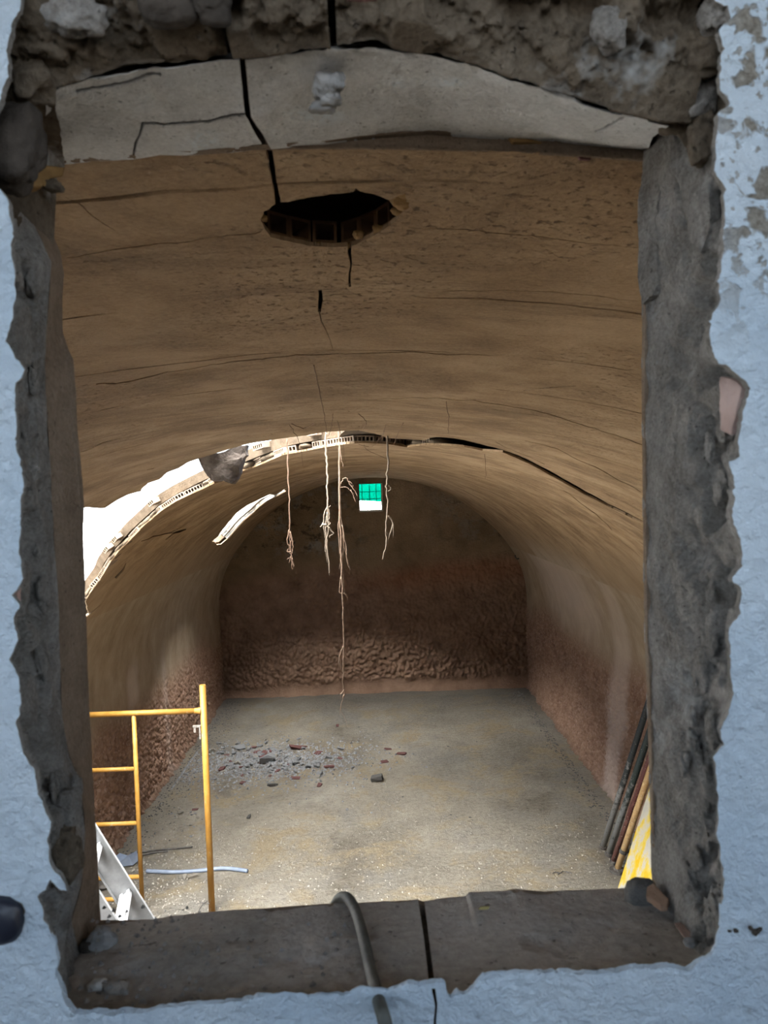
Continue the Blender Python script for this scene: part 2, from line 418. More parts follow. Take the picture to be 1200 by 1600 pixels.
def resample(C, n):
    C = np.asarray(C, float); d = np.r_[0, np.cumsum(np.linalg.norm(np.diff(C, axis=0), axis=1))]
    t = np.linspace(0, d[-1], n)
    return np.stack([np.interp(t, d, C[:, k]) for k in range(C.shape[1])], 1)
def jag(P, amp, step, seed=0, closed=False):
    """break a 2-D outline into short uneven steps"""
    P = [np.array(p, float) for p in P]; out = []
    segs = list(zip(P, P[1:] + ([P[0]] if closed else [])))
    if not closed: segs = segs[:len(P) - 1]
    k = 0
    for a, b in segs:
        L = np.linalg.norm(b - a); n = max(1, int(L / step)); nrm = np.array([-(b - a)[1], (b - a)[0]]) / (L + 1e-9)
        for i in range(n):
            t = i / n; q = a + (b - a) * t
            j = fbm(np.array([q[0] / step * 0.22, q[1] / step * 0.22, seed + 0.37]), 1, 5, seed)
            if i > 0: q = q + nrm * amp * float(j) * 1.6
            out.append(q); k += 1
    if not closed: out.append(P[-1])
    return out
def inside(P, poly):
    P = np.asarray(P); x, y = P[:, 0], P[:, 1]; c = np.zeros(len(P), bool); poly = np.asarray(poly)
    x1, y1 = poly[-1]
    for x2, y2 in poly:
        if y1 != y2:
            m = ((y2 > y) != (y1 > y)) & (x < (x1 - x2) * (y - y2) / (y1 - y2) + x2)
            c ^= m
        x1, y1 = x2, y2
    return c
def cut_sheet(outer, holes, pts):
    """triangulate a 2-D sheet, cutting the given outlines out of it"""
    V = [Vector((float(p[0]), float(p[1]))) for p in outer]; E = []
    def ring(k0, n):
        E.extend([(k0 + i, k0 + (i + 1) % n) for i in range(n)])
    ring(0, len(V))
    for h in holes:
        k0 = len(V); V += [Vector((float(p[0]), float(p[1]))) for p in h]; ring(k0, len(h))
    V += [Vector((float(p[0]), float(p[1]))) for p in pts]
    r = delaunay_2d_cdt(V, E, [], 0, 1e-5, False)
    v2 = np.array([[a.x, a.y] for a in r[0]]); T = np.array([f for f in r[2] if len(f) == 3])
    c = v2[T].mean(1)
    keep = inside(c, outer)
    for h in holes: keep &= ~inside(c, h)
    return v2, T[keep]
def shell(name, v2, T, f0, f1, edge_mat=False):
    A, B = f0(v2), f1(v2); n = len(v2)
    cnt = {}
    for t in T:
        for a, b in ((t[0], t[1]), (t[1], t[2]), (t[2], t[0])):
            k = (min(a, b), max(a, b)); cnt[k] = cnt.get(k, 0) + 1
    edge = [k for k, c in cnt.items() if c == 1]
    V = list(A) + list(B); F = [tuple(t) for t in T] + [(t[2] + n, t[1] + n, t[0] + n) for t in T]
    nsm = len(F)
    for a, b in edge:
        k = len(V); V += [A[a], A[b], B[b], B[a]]; F.append((k, k+1, k+2, k+3))
    me = mesh(name, V, F)
    sm = [True] * nsm + [False] * (len(F) - nsm)
    me.polygons.foreach_set('use_smooth', sm)
    if edge_mat: me.polygons.foreach_set('material_index', [0] * nsm + [1] * (len(F) - nsm))
    return me
def grid_mesh(name, P):
    h, w = P.shape[:2]; idx = np.arange(h * w).reshape(h, w)
    F = np.stack([idx[:-1, :-1], idx[:-1, 1:], idx[1:, 1:], idx[1:, :-1]], -1).reshape(-1, 4)
    me = bpy.data.meshes.new(name)
    me.vertices.add(h * w); me.vertices.foreach_set('co', P.reshape(-1).astype(np.float32))
    me.loops.add(F.size); me.loops.foreach_set('vertex_index', F.reshape(-1).astype(np.int32))
    me.polygons.add(len(F)); me.polygons.foreach_set('loop_start', np.arange(0, F.size, 4, dtype=np.int32))
    me.update(calc_edges=True); me.validate()
    me.polygons.foreach_set('use_smooth', [True] * len(me.polygons))
    return me
def fattr(me, name, arr):
    a = me.attributes.new(name, 'FLOAT', 'POINT'); a.data.foreach_set('value', np.asarray(arr, np.float32).ravel())
def tube(path, rad, sides=8, caps=True):
    """verts, faces of a tube along a path; rad scalar or list"""
    P = np.asarray(path, float); n = len(P); rr = np.full(n, rad) if np.isscalar(rad) else np.asarray(rad, float)
    V = []; F = []; prev = None
    for i in range(n):
        t = P[min(i+1, n-1)] - P[max(i-1, 0)]; t = t / (np.linalg.norm(t) + 1e-12)
        if prev is None:
            a = np.array([0, 0, 1.0]) if abs(t[2]) < 0.9 else np.array([1.0, 0, 0])
            u = np.cross(t, a)
        else: u = prev - prev.dot(t) * t
        u /= np.linalg.norm(u); w = np.cross(t, u); prev = u
        for k in range(sides):
            an = 2 * math.pi * k / sides
            V.append(P[i] + rr[i] * (math.cos(an) * u + math.sin(an) * w))
    for i in range(n - 1):
        for k in range(sides):
            F.append((i*sides+k, i*sides+(k+1) % sides, (i+1)*sides+(k+1) % sides, (i+1)*sides+k))
    if caps:
        F.append(tuple(range(sides))[::-1]); F.append(tuple(range((n-1)*sides, n*sides)))
    return V, F
def join(parts):
    V, F = [], []
    for v, f in parts:
        k = len(V); V += list(v); F += [tuple(i + k for i in q) for q in f]
    return V, F
def hull(name, pts, bevel=0.0):
    bm = bmesh.new()
    for p in pts: bm.verts.new(tuple(map(float, p)))
    r = bmesh.ops.convex_hull(bm, input=bm.verts)
    junk = [g for g in r['geom_interior'] + r['geom_unused'] if isinstance(g, bmesh.types.BMVert)]
    if junk: bmesh.ops.delete(bm, geom=list(set(junk)), context='VERTS')
    if bevel: bmesh.ops.bevel(bm, geom=list(bm.edges), offset=bevel, segments=1, affect='EDGES')
    return bm_mesh(name, bm)
def lump(name, c, r, seed, rough=0.25, sub=4, squash=(1, 1, 1)):
    """a rough natural lump"""
    bm = bmesh.new(); bmesh.ops.create_icosphere(bm, subdivisions=sub, radius=1.0)
    P = np.array([v.co for v in bm.verts]); Q = np.sign(P) * np.abs(P) ** 0.85
    d = 1 + rough * fbm(P, 1.4, 4, seed) * 1.6
    d = d - 0.10 * np.abs(fbm(P, 3.2, 3, seed + 5))
    Q = Q * d[:, None] * np.array(squash) * r + np.array(c)
    for v, q in zip(bm.verts, Q): v.co = q
    me = bm_mesh(name, bm); me.polygons.foreach_set('use_smooth', [True] * len(me.polygons)); return me
def box(c, ax, half):
    """verts, faces of an oriented box"""
    c = np.array(c, float); ax = [np.array(a, float) / np.linalg.norm(a) for a in ax]; V = []
    for a in (-1, 1):
        for b in (-1, 1):
            for d in (-1, 1): V.append(c + a*half[0]*ax[0] + b*half[1]*ax[1] + d*half[2]*ax[2])
    F = [(0,1,3,2),(4,6,7,5),(0,4,5,1),(2,3,7,6),(0,2,6,4),(1,5,7,3)]
    return V, F

# ================================================================== VAULT
gap_near = [(131,797),(165,796),(186,783),(200,776),(222,770),(232,758),(250,752),(262,741),(280,734),(297,722),(318,715),(345,706),(390,692),
            (415,688),(440,684),(480,679),(510,673),(535,672),(560,671),(585,676),(605,686),(662,689),(681,682),(709,684),(734,689),(760,697)]
crack_r_up = [(785,704),(814,716),(850,733),(880,749),(915,768),(950,787),(980,801),(1006,815)]
crack_r_lo = [(1006,819),(980,806),(950,792),(915,774),(880,754),(850,738),(814,721)]
gap_far = [(785,709),(753,706),(725,701),(690,698),(662,697),(636,699),(605,695),(554,694),(513,699),(478,705),(440,712),(395,731),(377,736),(357,751),
           (335,755),(317,765),(295,775),(275,785),(260,795),(240,812),(222,827),(205,846),(186,865),(174,882),(160,905),(142,927),(134,940)]
pn = [sy(*p) for p in gap_near]; pf = [sy(*p) for p in gap_far]
pcu = [sy(*p) for p in crack_r_up]; pcl = [sy(*p) for p in crack_r_lo]
# the break carries on unseen behind the left jamb, widened to let in light
left_tail = [(-2.45, 5.4), (-2.56, 5.6), (-2.57, 4.6), (-2.57, 1.6), (-2.4, 1.3), (-1.9, 1.55), (-1.55, 2.2), (-1.36, 2.85)]
gap = jag(pn + pcu + pcl + pf + left_tail, 0.012, 0.03, 3, True)
far_edge = jag(pf[3:] + [left_tail[0]], 0.012, 0.03, 3)
# upper courses: open only left of the crown, set back from the lower course at the far side
pn_o = [sy(*p) for p in [(131,797),(200,776),(262,741),(297,722),(345,706),(390,692),(440,684),(510,675),(545,680)]]
pf_o = [(a, b + 0.05) for a, b in [sy(*p) for p in [(530,697),(513,699),(440,712),(377,736),(335,755),(295,775),(260,795),(222,827),(186,865),(160,905),(134,940)]]]
gap_o = jag(pn_o + pf_o + [(a, b + 0.03) for a, b in left_tail[:2]] + left_tail[2:], 0.02, 0.05, 5, True)
hole2_px_top = [(331,846),(341,838),(352,822),(368,803),(385,790),(405,780),(420,773),(432,772),(447,763)]
hole2_px_bot = [(446,768),(430,778),(412,787),(398,800),(380,815),(368,828),(358,840),(345,851)]
h2t = [sy(*p) for p in hole2_px_top]; h2b = [sy(*p) for p in hole2_px_bot]
hole2 = jag(h2t + h2b, 0.03, 0.08, 8, True)
hole2_o = [(a, b + 0.02) for a, b in hole2]
nh_px = [(407,343),(412,330),(434,316),(450,315),(480,308),(515,303),(552,299),(556,293),(562,298),(590,305),(607,312),(622,306),(634,301),(636,312),
         (628,332),(618,345),(600,358),(580,370),(552,383),(520,386),(480,383),(450,376),(423,370),(414,358)]
near_hole = jag([sy(*p) for p in nh_px], 0.0015, 0.004, 2, True)

def slot(px, w):
    """thin crack traced on the vault: pixels of the centre line, half-widths in pixels"""
    P = jag(px, 2.5, 9, len(px)); n = len(P); ww = np.interp(np.linspace(0, 1, n), np.linspace(0, 1, len(w)), w)
    L, Rr = [], []
    for i in range(n):
        t = P[min(i+1, n-1)] - P[max(i-1, 0)]; t /= np.linalg.norm(t); nn = np.array([-t[1], t[0]])
        k = ww[i] * (0.75 + 0.5 * random.random()) * (0.55 if max(w) < 1.9 else 1.0)
        L.append(sy(*(P[i] + nn * k))); Rr.append(sy(*(P[i] - nn * k)))
    return L + Rr[::-1]
cracks = [
    slot([(419,215),(424,250),(428,280),(434,318)], [5, 5, 4, 5]),
    slot([(546,375),(546,395),(549,412),(546,428),(547,447)], [4, 3, 1.6, 1.8, 1.5]),
    slot([(500,452),(501,470),(499,486)], [2.6, 3.2, 3]),
    slot([(499,486),(502,500),(508,512),(516,530),(520,545)], [1.6, 1.4, 1.0, 0.8, 0.5]),
    slot([(505,450),(519,450)], [0.5, 1.2, 0.4]),
    slot([(105,402),(200,386),(300,376),(408,361)], [0.8, 1.0, 0.8, 1.2]),
    slot([(638,354),(740,360),(830,367),(920,380),(1004,388)], [0.5, 1.0, 1.2, 0.7, 0.5]),
    slot([(98,305),(130,322),(152,342),(180,360)], [0.8, 1.4, 1.2, 0.4]),
    slot([(690,455),(790,452),(900,458),(1004,470)], [0.4, 0.8, 0.7, 0.4]),
    slot([(150,599),(190,596),(260,580),(330,568),(400,560),(462,553)], [1.6, 1.5, 0.6, 0.8, 1.0, 1.2]),
    slot([(462,553),(540,552),(640,548),(700,553),(790,552)], [1.0, 0.7, 1.2, 1.0, 0.4]),
    slot([(126,707),(170,690),(190,685)], [1.0, 1.3, 0.3]),
    slot([(560,622),(640,618),(740,622),(840,640),(930,668),(1003,695)], [0.3, 0.7, 0.6, 0.8, 0.9, 0.8]),
    slot([(818,608),(850,604),(900,601)], [0.8, 1.6, 0.5]),
    slot([(820,690),(860,700),(930,730),(1000,770)], [0.3, 0.5, 0.8, 0.6]),
    slot([(300,735),(325,728),(335,722)], [0.4, 1.4, 0.6]),
    slot([(230,735),(250,727)], [0.4, 1.0, 0.4]),
    slot([(222,847),(240,838),(275,826),(292,815)], [0.5, 1.4, 1.6, 0.5]),
    slot([(258,842),(270,832),(290,826)], [0.5, 2.2, 0.6]),
    slot([(180,903),(192,890),(197,880)], [2.0, 1.0, 0.3]),
    slot([(136,962),(145,955),(158,944)], [1.5, 1.8, 0.6]),
    slot([(880,768),(930,805),(955,830)], [0.4, 0.9, 0.5]),
    slot([(775,690),(800,704),(850,728)], [0.4, 0.5, 0.4]),
]
SMX = SMAX
SMAX = R * math.atan2(2.2147, 1.5005) + 0.012
outer_poly = [(-SMAX, YI - 0.001)] + [(-SMAX + (i+1) * 2*SMAX/40, YI - 0.001) for i in range(39)] + [(SMAX, YI - 0.001)] + [(SMAX - i * 2*SMAX/40, YF + 0.05) for i in range(41)]
gp = []
for i in range(75):
    for j in range(135):
        gp.append((-SMAX + 0.02 + (i + 0.5) * (2*SMAX-0.04) / 75 + random.uniform(-.01, .01), YI + (j + 0.5) * (YF - YI) / 135 + random.uniform(-.01, .01)))
for i in range(46):
    for j in range(24):
        gp.append((-0.5 + i * 1.0/45 + random.uniform(-.004, .004), YI + 0.012 + j * 0.03 + random.uniform(-.004, .004)))
v2, T = cut_sheet(outer_poly, [gap, hole2, near_hole] + cracks, gp)
def rad_in(P):
    Q = np.c_[P[:, 0] * 0.5, P[:, 1] * 1.2, np.zeros(len(P))]
    amp = np.clip((P[:, 1] - 0.6) / 2.0, 0.06, 1.0)
    return R + 0.022 * amp * fbm(Q, 1.0, 4, 11) * (1 - sstep(1.9, 2.6, np.abs(P[:, 0])))
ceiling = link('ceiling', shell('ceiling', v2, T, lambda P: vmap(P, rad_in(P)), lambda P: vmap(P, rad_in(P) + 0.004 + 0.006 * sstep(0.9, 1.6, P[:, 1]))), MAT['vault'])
struct(ceiling, 'brown plastered barrel vault with cracks and broken gaps over the cistern', 'ceiling')
gp2 = [(-SMAX + 0.02 + (i + 0.5) * (2*SMAX-0.04) / 50, YI + (j + 0.5) * (YF - YI) / 85) for i in range(50) for j in range(85)]
rise = lambda P: 0.047 + 0.07 * (1 - sstep(0.8, 1.8, P[:, 1]))
op_o = [(-SMAX + i * 2*SMAX/50, YI - 0.05) for i in range(51)] + [(SMAX - i * 2*SMAX/50, YF + 0.1) for i in range(51)]
v2o, To = cut_sheet(op_o, [gap_o, hole2_o], gp2)
o = link('upper_course', shell('upper_course', v2o, To, lambda P: vmap(P, rad_in(P) + rise(P)), lambda P: vmap(P, rad_in(P) + 0.012 + np.maximum(0.093, rise(P)))), MAT['mortar'], ceiling)

# hollow bricks seen end-on along the break
def hollow_brick(n, pitch=0.0195, h=0.031, depth=0.2, wall=0.0058):
    """n square cells in a row, open at both ends; x along the row, y depth, z up"""
    V, F = [], []; L = n * pitch + wall; xs = [0.0]
    for i in range(n): xs += [wall + i * pitch, (i + 1) * pitch]
    xs.append(L); zs = [0.0, wall, h - wall, h]
    nx, nz = len(xs), 4
    for yy in (0.0, depth):
        for z in zs:
            for x in xs: V.append((x - L/2, yy, z))
    def id(k, i, j): return k * nx * nz + j * nx + i
    for k in (0, 1):
        for i in range(nx - 1):
            for j in range(nz - 1):
                cell = (i % 2 == 1) and j == 1
                if not cell: F.append((id(k,i,j), id(k,i+1,j), id(k,i+1,j+1), id(k,i,j+1)))
    for i in range(1, nx - 1, 2):
        for (a, b) in (((i,1),(i+1,1)), ((i+1,1),(i+1,2)), ((i+1,2),(i,2)), ((i,2),(i,1))):
            F.append((id(0,*a), id(0,*b), id(1,*b), id(1,*a)))
    for (a, b) in (((0,0),(nx-1,0)), ((nx-1,0),(nx-1,3)), ((nx-1,3),(0,3)), ((0,3),(0,0))):
        F.append((id(0,*a), id(1,*a), id(1,*b), id(0,*b)))
    return mesh('hollow_brick', V, F), L
HB = {n: hollow_brick(n) for n in (2, 3, 4, 5, 6, 7)}
for n in HB: HB[n][0].materials.append(MAT['brick'])
def place_on_edge(me, p, q, rlift, name='hollow_brick', inset=0.0, roll=0.0):
    """set a piece on the vault at unrolled point p, row running towards q, depth pointing away from the gap"""
    A = vmap([p], R + rlift)[0]; B = vmap([q], R + rlift)[0]
    x = B - A; x /= np.linalg.norm(x); th = p[0] / R; up = np.array([math.sin(th), 0, math.cos(th)])
    y = np.cross(up, x)
    if y[1] < 0: x = -x; y = np.cross(up, x)
    up = np.cross(x, y)
    o = link(name, me, None, ceiling)
    m = Matrix([[x[k], y[k], up[k], A[k] + y[k] * inset] for k in range(3)] + [[0, 0, 0, 1]])
    o.matrix_local = m
    return o
def along(edge):
    E = np.array(edge); d = np.r_[0, np.cumsum(np.linalg.norm(np.diff(E, axis=0), axis=1))]
    return lambda t: np.array([np.interp(t, d, E[:, 0]), np.interp(t, d, E[:, 1])]), d[-1]
at, LEN = along([p for p in far_edge])
t = 0.0; k = 0
MORT = []
for i in range(6):
    b = lump('mortar', (0, 0.05, 0.016), 1.0, 40 + i, 0.3, 2, (0.05 + 0.006 * i, 0.06, 0.017)); b.materials.append(MAT['mortar']); MORT.append(b)
while t < LEN - 0.16:
    n = random.choice((3, 4, 5, 6, 7)); me, L = HB[n]
    if random.random() < 0.72:
        place_on_edge(me, at(t + L/2), at(t + L), 0.0115, inset=random.uniform(-0.004, 0.014)); t += L + 0.006
    else:
        place_on_edge(random.choice(MORT), at(t + 0.05), at(t + 0.1), 0.012, 'mortar'); t += 0.095
# a few bricks of the upper course
at2, LEN2 = along([p for p in jag(pf_o, 0.02, 0.05, 5)])
OB = {n: hollow_brick(n, depth=0.12) for n in (3, 5)}
for n in OB: OB[n][0].materials.append(MAT['ochre_brick'])
for tt in np.arange(0.0, LEN2 - 0.2, 0.135):
    if random.random() < 0.5:
        n = random.choice((3, 5)); me = OB[n][0] if 0.9 < tt < 1.6 else HB[n][0]
        place_on_edge(me, at2(tt), at2(tt + 0.05), 0.072, inset=-0.055)
# second break further back; bricks coloured pale to look overexposed in the sun
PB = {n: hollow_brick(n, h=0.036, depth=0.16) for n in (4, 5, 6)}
for n in PB: PB[n][0].materials.append(simple('sun_glare_brick', (0.62, 0.58, 0.52), (0.78, 0.75, 0.70), 25, bump=0.003) if n == 4 else PB[4][0].materials[0])
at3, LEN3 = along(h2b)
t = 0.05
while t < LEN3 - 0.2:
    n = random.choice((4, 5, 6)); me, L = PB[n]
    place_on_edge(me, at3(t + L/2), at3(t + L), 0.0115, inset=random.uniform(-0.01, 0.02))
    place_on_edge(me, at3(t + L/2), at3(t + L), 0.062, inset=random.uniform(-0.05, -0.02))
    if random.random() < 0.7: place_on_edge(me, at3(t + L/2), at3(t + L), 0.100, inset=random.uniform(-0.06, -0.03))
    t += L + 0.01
# bricks in the hole above the window: cells along its far rim
nb_px = [(428,376),(447,380),(463,382),(480,384),(496,386),(512,386),(528,386),(541,385)]
NB = hollow_brick(1, 0.0205, 0.021, 0.12, 0.0028)[0]; NB.materials.append(MAT['brick_dark'])
rim = jag([sy(*p) for p in [(420,371),(450,378),(482,385),(520,387),(548,384),(582,371),(604,358),(622,344)]], 0.0005, 0.01, 1)
at4, LEN4 = along(rim)
for i in range(int(LEN4 / 0.0235)):
    if abs(i * 0.0235 + 0.012 - 0.098) < 0.011: pass
    place_on_edge(NB, at4(i * 0.0235 + 0.0118), at4(i * 0.0235 + 0.02), 0.0048, inset=0.002)
for i, (px, py, s1) in enumerate([(627,318,0.011), (632,306,0.007), (622,334,0.007), (560,372,0.006), (590,363,0.006), (411,346,0.005), (500,388,0.005), (540,389,0.005)]):
    p = on_vault(px, py)
    link('brick_shard', lump('brick_shard', p + np.array([0, 0, 0.003]), s1, 70 + i, 0.4, 3, (0.8, 1.2, 0.5)), MAT['ochre_brick'], ceiling)

# piece of vault hanging at the break
c = [on_y(px, py, 3.10) for px, py in [(314,712),(330,712),(352,708),(378,697),(391,697),(389,712),(378,728),(372,744),(362,756),(350,750),(334,752),(322,738),(316,724)]]
c = np.array(c); ctr = c.mean(0)
fr = jag(np.c_[c[:, 0], c[:, 2]], 0.006, 0.012, 4, True)
gx = [(ctr[0] + random.uniform(-0.13, 0.13), ctr[2] + random.uniform(-0.1, 0.1)) for i in range(350)]
fv, ft = cut_sheet(fr, [], [g for g, k in zip(gx, inside(np.array(gx), fr)) if k])
def frag(th):
    return lambda P: np.c_[P[:, 0], 3.06 + th + 0.5 * (ctr[2] - P[:, 1]) + 0.05 * fbm(np.c_[P * 9, np.full(len(P), th * 40)], 1, 4, 66), P[:, 1]]
me = shell('vault_fragment', fv, ft, frag(0.0), frag(0.07))
me.polygons.foreach_set('use_smooth', [False] * len(me.polygons))
q = NT('fragment_mortar'); p = q.obj()
cc = q.ramp(q.noise(p, 6.0, 6, 0.7), [(0.35, (0.10, 0.075, 0.06)), (0.6, (0.24, 0.20, 0.17)), (0.75, (0.42, 0.40, 0.39))])
MAT['fragment'] = q.done(cc, 0.95, q.bump(q.noise(p, 30.0, 8, 0.7), 0.03, 1.0))
o = recenter(link('vault_fragment', me, MAT['fragment']))
tag(o, 'dark grey broken chunk of vault hanging in the gap at upper left', 'rubble')

# ================================================================== SIDE WALLS, END WALL, FLOOR
def side_wall(sgn, name, label, zc):
    ys = np.r_[np.linspace(YI - 0.05, 3.7, 30), np.arange(3.72, YF + 0.06, 0.0145)]
    zs = np.r_[np.arange(-0.03, 1.60, 0.0145), np.linspace(1.61, 2.312, 26)]
    Y, Z = np.meshgrid(ys, zs, indexing='ij'); P = np.stack([Y*0 , Y, Z], -1)
    big = fbm(P, 0.9, 3, 21)
    cr = 1 - sstep(zc - 0.28, zc + 0.18, Z + 0.25 * big)
    amp = cr * (0.35 + 0.65 * sstep(0.0, 0.8, zc + 0.2 - Z))
    w1 = worley(Y / 0.046 + 0.4 * fbm(P, 9, 2, 3), Z / 0.05 + 0.4 * fbm(P, 9, 2, 4), 5); w2 = worley(Y / 0.02, Z / 0.022, 6)
    d = amp * (0.055 * (0.75 - w1) + 0.012 * (0.6 - w2)) + 0.03 * big + 0.012 * fbm(P, 4, 3, 31)
    foot = np.exp(-np.clip(Z, 0, 9) / 0.05) * (0.05 + 0.03 * fbm(P, 6, 3, 8))
    # where plaster meets the vault keep it flush
    d = d * (1 - sstep(1.4, 2.2, Z)) + foot
    fr_, fz_c = 1.6, 1.4149
    d = d + np.where(Z > fz_c, fr_ - np.sqrt(np.maximum(fr_**2 - (Z - fz_c)**2, 0.01)), 0.0)
    X = sgn * (HW - d)
    me = grid_mesh(name, np.stack([X, Y, Z], -1))
    fattr(me, 'crust', cr)
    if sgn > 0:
        yc = 7.35 - 0.25 * Z; ws = np.exp(-((Y - yc + 0.12 * fbm(P, 2.2, 3, 9)) / 0.24) ** 4)  # pale streak down the right wall, joining the paler area above
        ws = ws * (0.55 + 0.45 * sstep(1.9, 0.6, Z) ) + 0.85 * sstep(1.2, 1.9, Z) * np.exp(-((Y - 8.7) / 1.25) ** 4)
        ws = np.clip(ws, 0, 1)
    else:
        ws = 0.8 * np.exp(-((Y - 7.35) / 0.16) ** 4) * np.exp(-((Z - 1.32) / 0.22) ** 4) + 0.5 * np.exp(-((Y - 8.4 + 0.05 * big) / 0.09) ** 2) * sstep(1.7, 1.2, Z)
    fattr(me, 'pale_mask', ws)
    fattr(me, 'stain_tone', 0.7 * np.exp(-np.clip(Z, 0, 9) / 0.05) + 0.0 * Z)  # darker towards the wall foot
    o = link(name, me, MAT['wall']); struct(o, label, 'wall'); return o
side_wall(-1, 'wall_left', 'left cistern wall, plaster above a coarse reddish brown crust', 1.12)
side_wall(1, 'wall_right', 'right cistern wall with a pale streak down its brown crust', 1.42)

# end wall with its small window
WIN = np.array([on_y(px, py, YF) for px, py in [(560,757),(594,755),(597,796),(563,798)]])
wx0, wx1 = WIN[[0, 3], 0].mean(), WIN[[1, 2], 0].mean(); wz0, wz1 = WIN[[2, 3], 2].mean(), WIN[[0, 1], 2].mean()
xs = np.unique(np.r_[np.arange(-HW - 0.05, wx0 - 0.004, 0.0165), wx0, np.linspace(wx0, wx1, 20), np.arange(wx1 + 0.012, HW + 0.06, 0.0165)])
zs = np.unique(np.r_[np.arange(-0.03, wz0 - 0.004, 0.0165), np.linspace(wz0, wz1, 22), np.arange(wz1 + 0.012, 3.62, 0.0165)])
X, Z = np.meshgrid(xs, zs, indexing='ij'); P = np.stack([X, 0 * X, Z], -1)
big = fbm(P, 0.8, 3, 51)
cr = 1 - sstep(1.85, 2.2, Z - 0.06 * X + 0.25 * big)
grow = sstep(2.1, 0.5, Z)
sk = Z * 0.8 + X * 0.45
w1 = worley(X / 0.048 + 0.8 * fbm(P, 6, 2, 3), Z / 0.058 + 0.8 * fbm(P, 6, 2, 4), 15)
w2 = worley((X + 0.5 * Z) / 0.10 + 0.9 * fbm(P, 4, 2, 7), (Z - 0.25 * X) / 0.08 + 0.9 * fbm(P, 4, 2, 8), 16)
bot = sstep(0.05, 0.2, Z - 0.06 + 0.1 * fbm(P, 2, 3, 60))
d = cr * bot * ((0.035 + 0.05 * grow) * (0.75 - w1) + 0.045 * grow * (0.7 - w2) + 0.02 * fbm(P, 14, 3, 77)) + 0.02 * big + 0.004 * fbm(P, 8, 3, 61) + 0.012 * fbm(P, 3, 3, 66) * (1 - bot)
d = d + np.exp(-np.clip(Z, 0, 9) / 0.06) * (0.05 + 0.05 * fbm(P, 5, 3, 62))
far = np.maximum(np.maximum(wx0 - X, X - wx1), np.maximum(wz0 - Z, Z - wz1))
d = d * sstep(0.0, 0.08, far)
me = grid_mesh('wall_back', np.stack([X, YF - d, Z], -1))
fattr(me, 'crust', cr)
fattr(me, 'red', np.clip(np.exp(-((Z - 1.85 - 0.05 * X) / 0.22) ** 2) * sstep(-0.9, 0.6, X), 0, 1))
fattr(me, 'stain_tone', np.clip(sstep(0.35, -0.9, X) * sstep(2.15, 2.45, Z) + 0.5 * sstep(0.6, 1.5, X) * sstep(2.3, 2.5, Z), 0, 1))
bm = bmesh.new(); bm.from_mesh(me)
kill = [f for f in bm.faces if wx0 - 1e-4 < f.calc_center_median().x < wx1 + 1e-4 and wz0 - 1e-4 < f.calc_center_median().z < wz1 + 1e-4]
bmesh.ops.delete(bm, geom=kill, context='FACES'); bm.to_mesh(me); bm.free()
wall_back = struct(link('wall_back', me, MAT['far']), 'dark brown end wall, crusted below, with a small window near its top', 'wall')

# floor
xs = np.arange(-HW - 0.02, HW + 0.03, 0.021); ys = np.r_[np.linspace(YI - 0.02, 4.8, 40), np.arange(4.83, YF + 0.05, 0.021)]
X, Y = np.meshgrid(xs, ys, indexing='ij'); P = np.stack([X, Y, 0 * X], -1)
fz = 0.012 * fbm(P, 1.1, 4, 71) + 0.006 * fbm(P, 9, 3, 72)
def floor_z(x, y):
    p = np.array([[x, y, 0.0]]); return float((0.012 * fbm(p, 1.1, 4, 71) + 0.006 * fbm(p, 9, 3, 72))[0])
me = grid_mesh('floor', np.stack([X, Y, fz], -1))
DP = np.array([on_z(px, py) for px, py in [(420,1192),(350,1190),(500,1185)]])
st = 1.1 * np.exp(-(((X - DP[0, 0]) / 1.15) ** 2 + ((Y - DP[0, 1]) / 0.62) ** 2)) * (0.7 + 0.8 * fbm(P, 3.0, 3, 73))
st = st + 0.7 * sstep(9.8, 11.4, Y + 0.5 * fbm(P, 0.7, 3, 74)) + 0.3 * sstep(0.9, 0.0, X + HW + 0.5 * fbm(P, 2.5, 4, 75))  # darker towards the end wall and along the left wall
sp = on_z(955, 1345); st = st + 0.8 * np.exp(-(((X - sp[0]) / 0.16) ** 2 + ((Y - sp[1]) / 0.4) ** 2))  # shade around the pole feet painted in as a dark patch
fattr(me, 'stain_tone', np.clip(st, 0, 1))
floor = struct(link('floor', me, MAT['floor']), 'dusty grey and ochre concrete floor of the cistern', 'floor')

# far window: frame, teal sheet behind it with bars
FR = []
def frame_bar(x0, x1, z0, z1, y0, y1):
    return box(((x0+x1)/2, (y0+y1)/2, (z0+z1)/2), [(1,0,0),(0,1,0),(0,0,1)], ((x1-x0)/2, (y1-y0)/2, (z1-z0)/2))
e = 0.012
parts = [frame_bar(wx0 - 0.02, wx0, wz0 - 0.02, wz1 + 0.02, YF, YF + 0.14), frame_bar(wx1, wx1 + 0.02, wz0 - 0.02, wz1 + 0.02, YF, YF + 0.14),
         frame_bar(wx0 - 0.02, wx1 + 0.02, wz1, wz1 + 0.02, YF, YF + 0.14), frame_bar(wx0 - 0.02, wx1 + 0.02, wz0 - 0.02, wz0, YF, YF + 0.14)]
win = struct(link('window_1', mesh('window_1', *join(parts)), MAT['mortar']), 'small square window near the top of the end wall', 'window')
t1 = 0.022
child('frame', mesh('frame', *join([frame_bar(wx1 + 0.012, wx1 + 0.024, wz0 - 0.024, wz1 + 0.005, YF - 0.03, YF + 0.0),
                                    frame_bar(wx0 - 0.012, wx1 + 0.012, wz0 - 0.024, wz0 - 0.012, YF - 0.03, YF + 0.0)])), MAT['frame_white'], win)
zt = wz0 + (wz1 - wz0) * 0.34
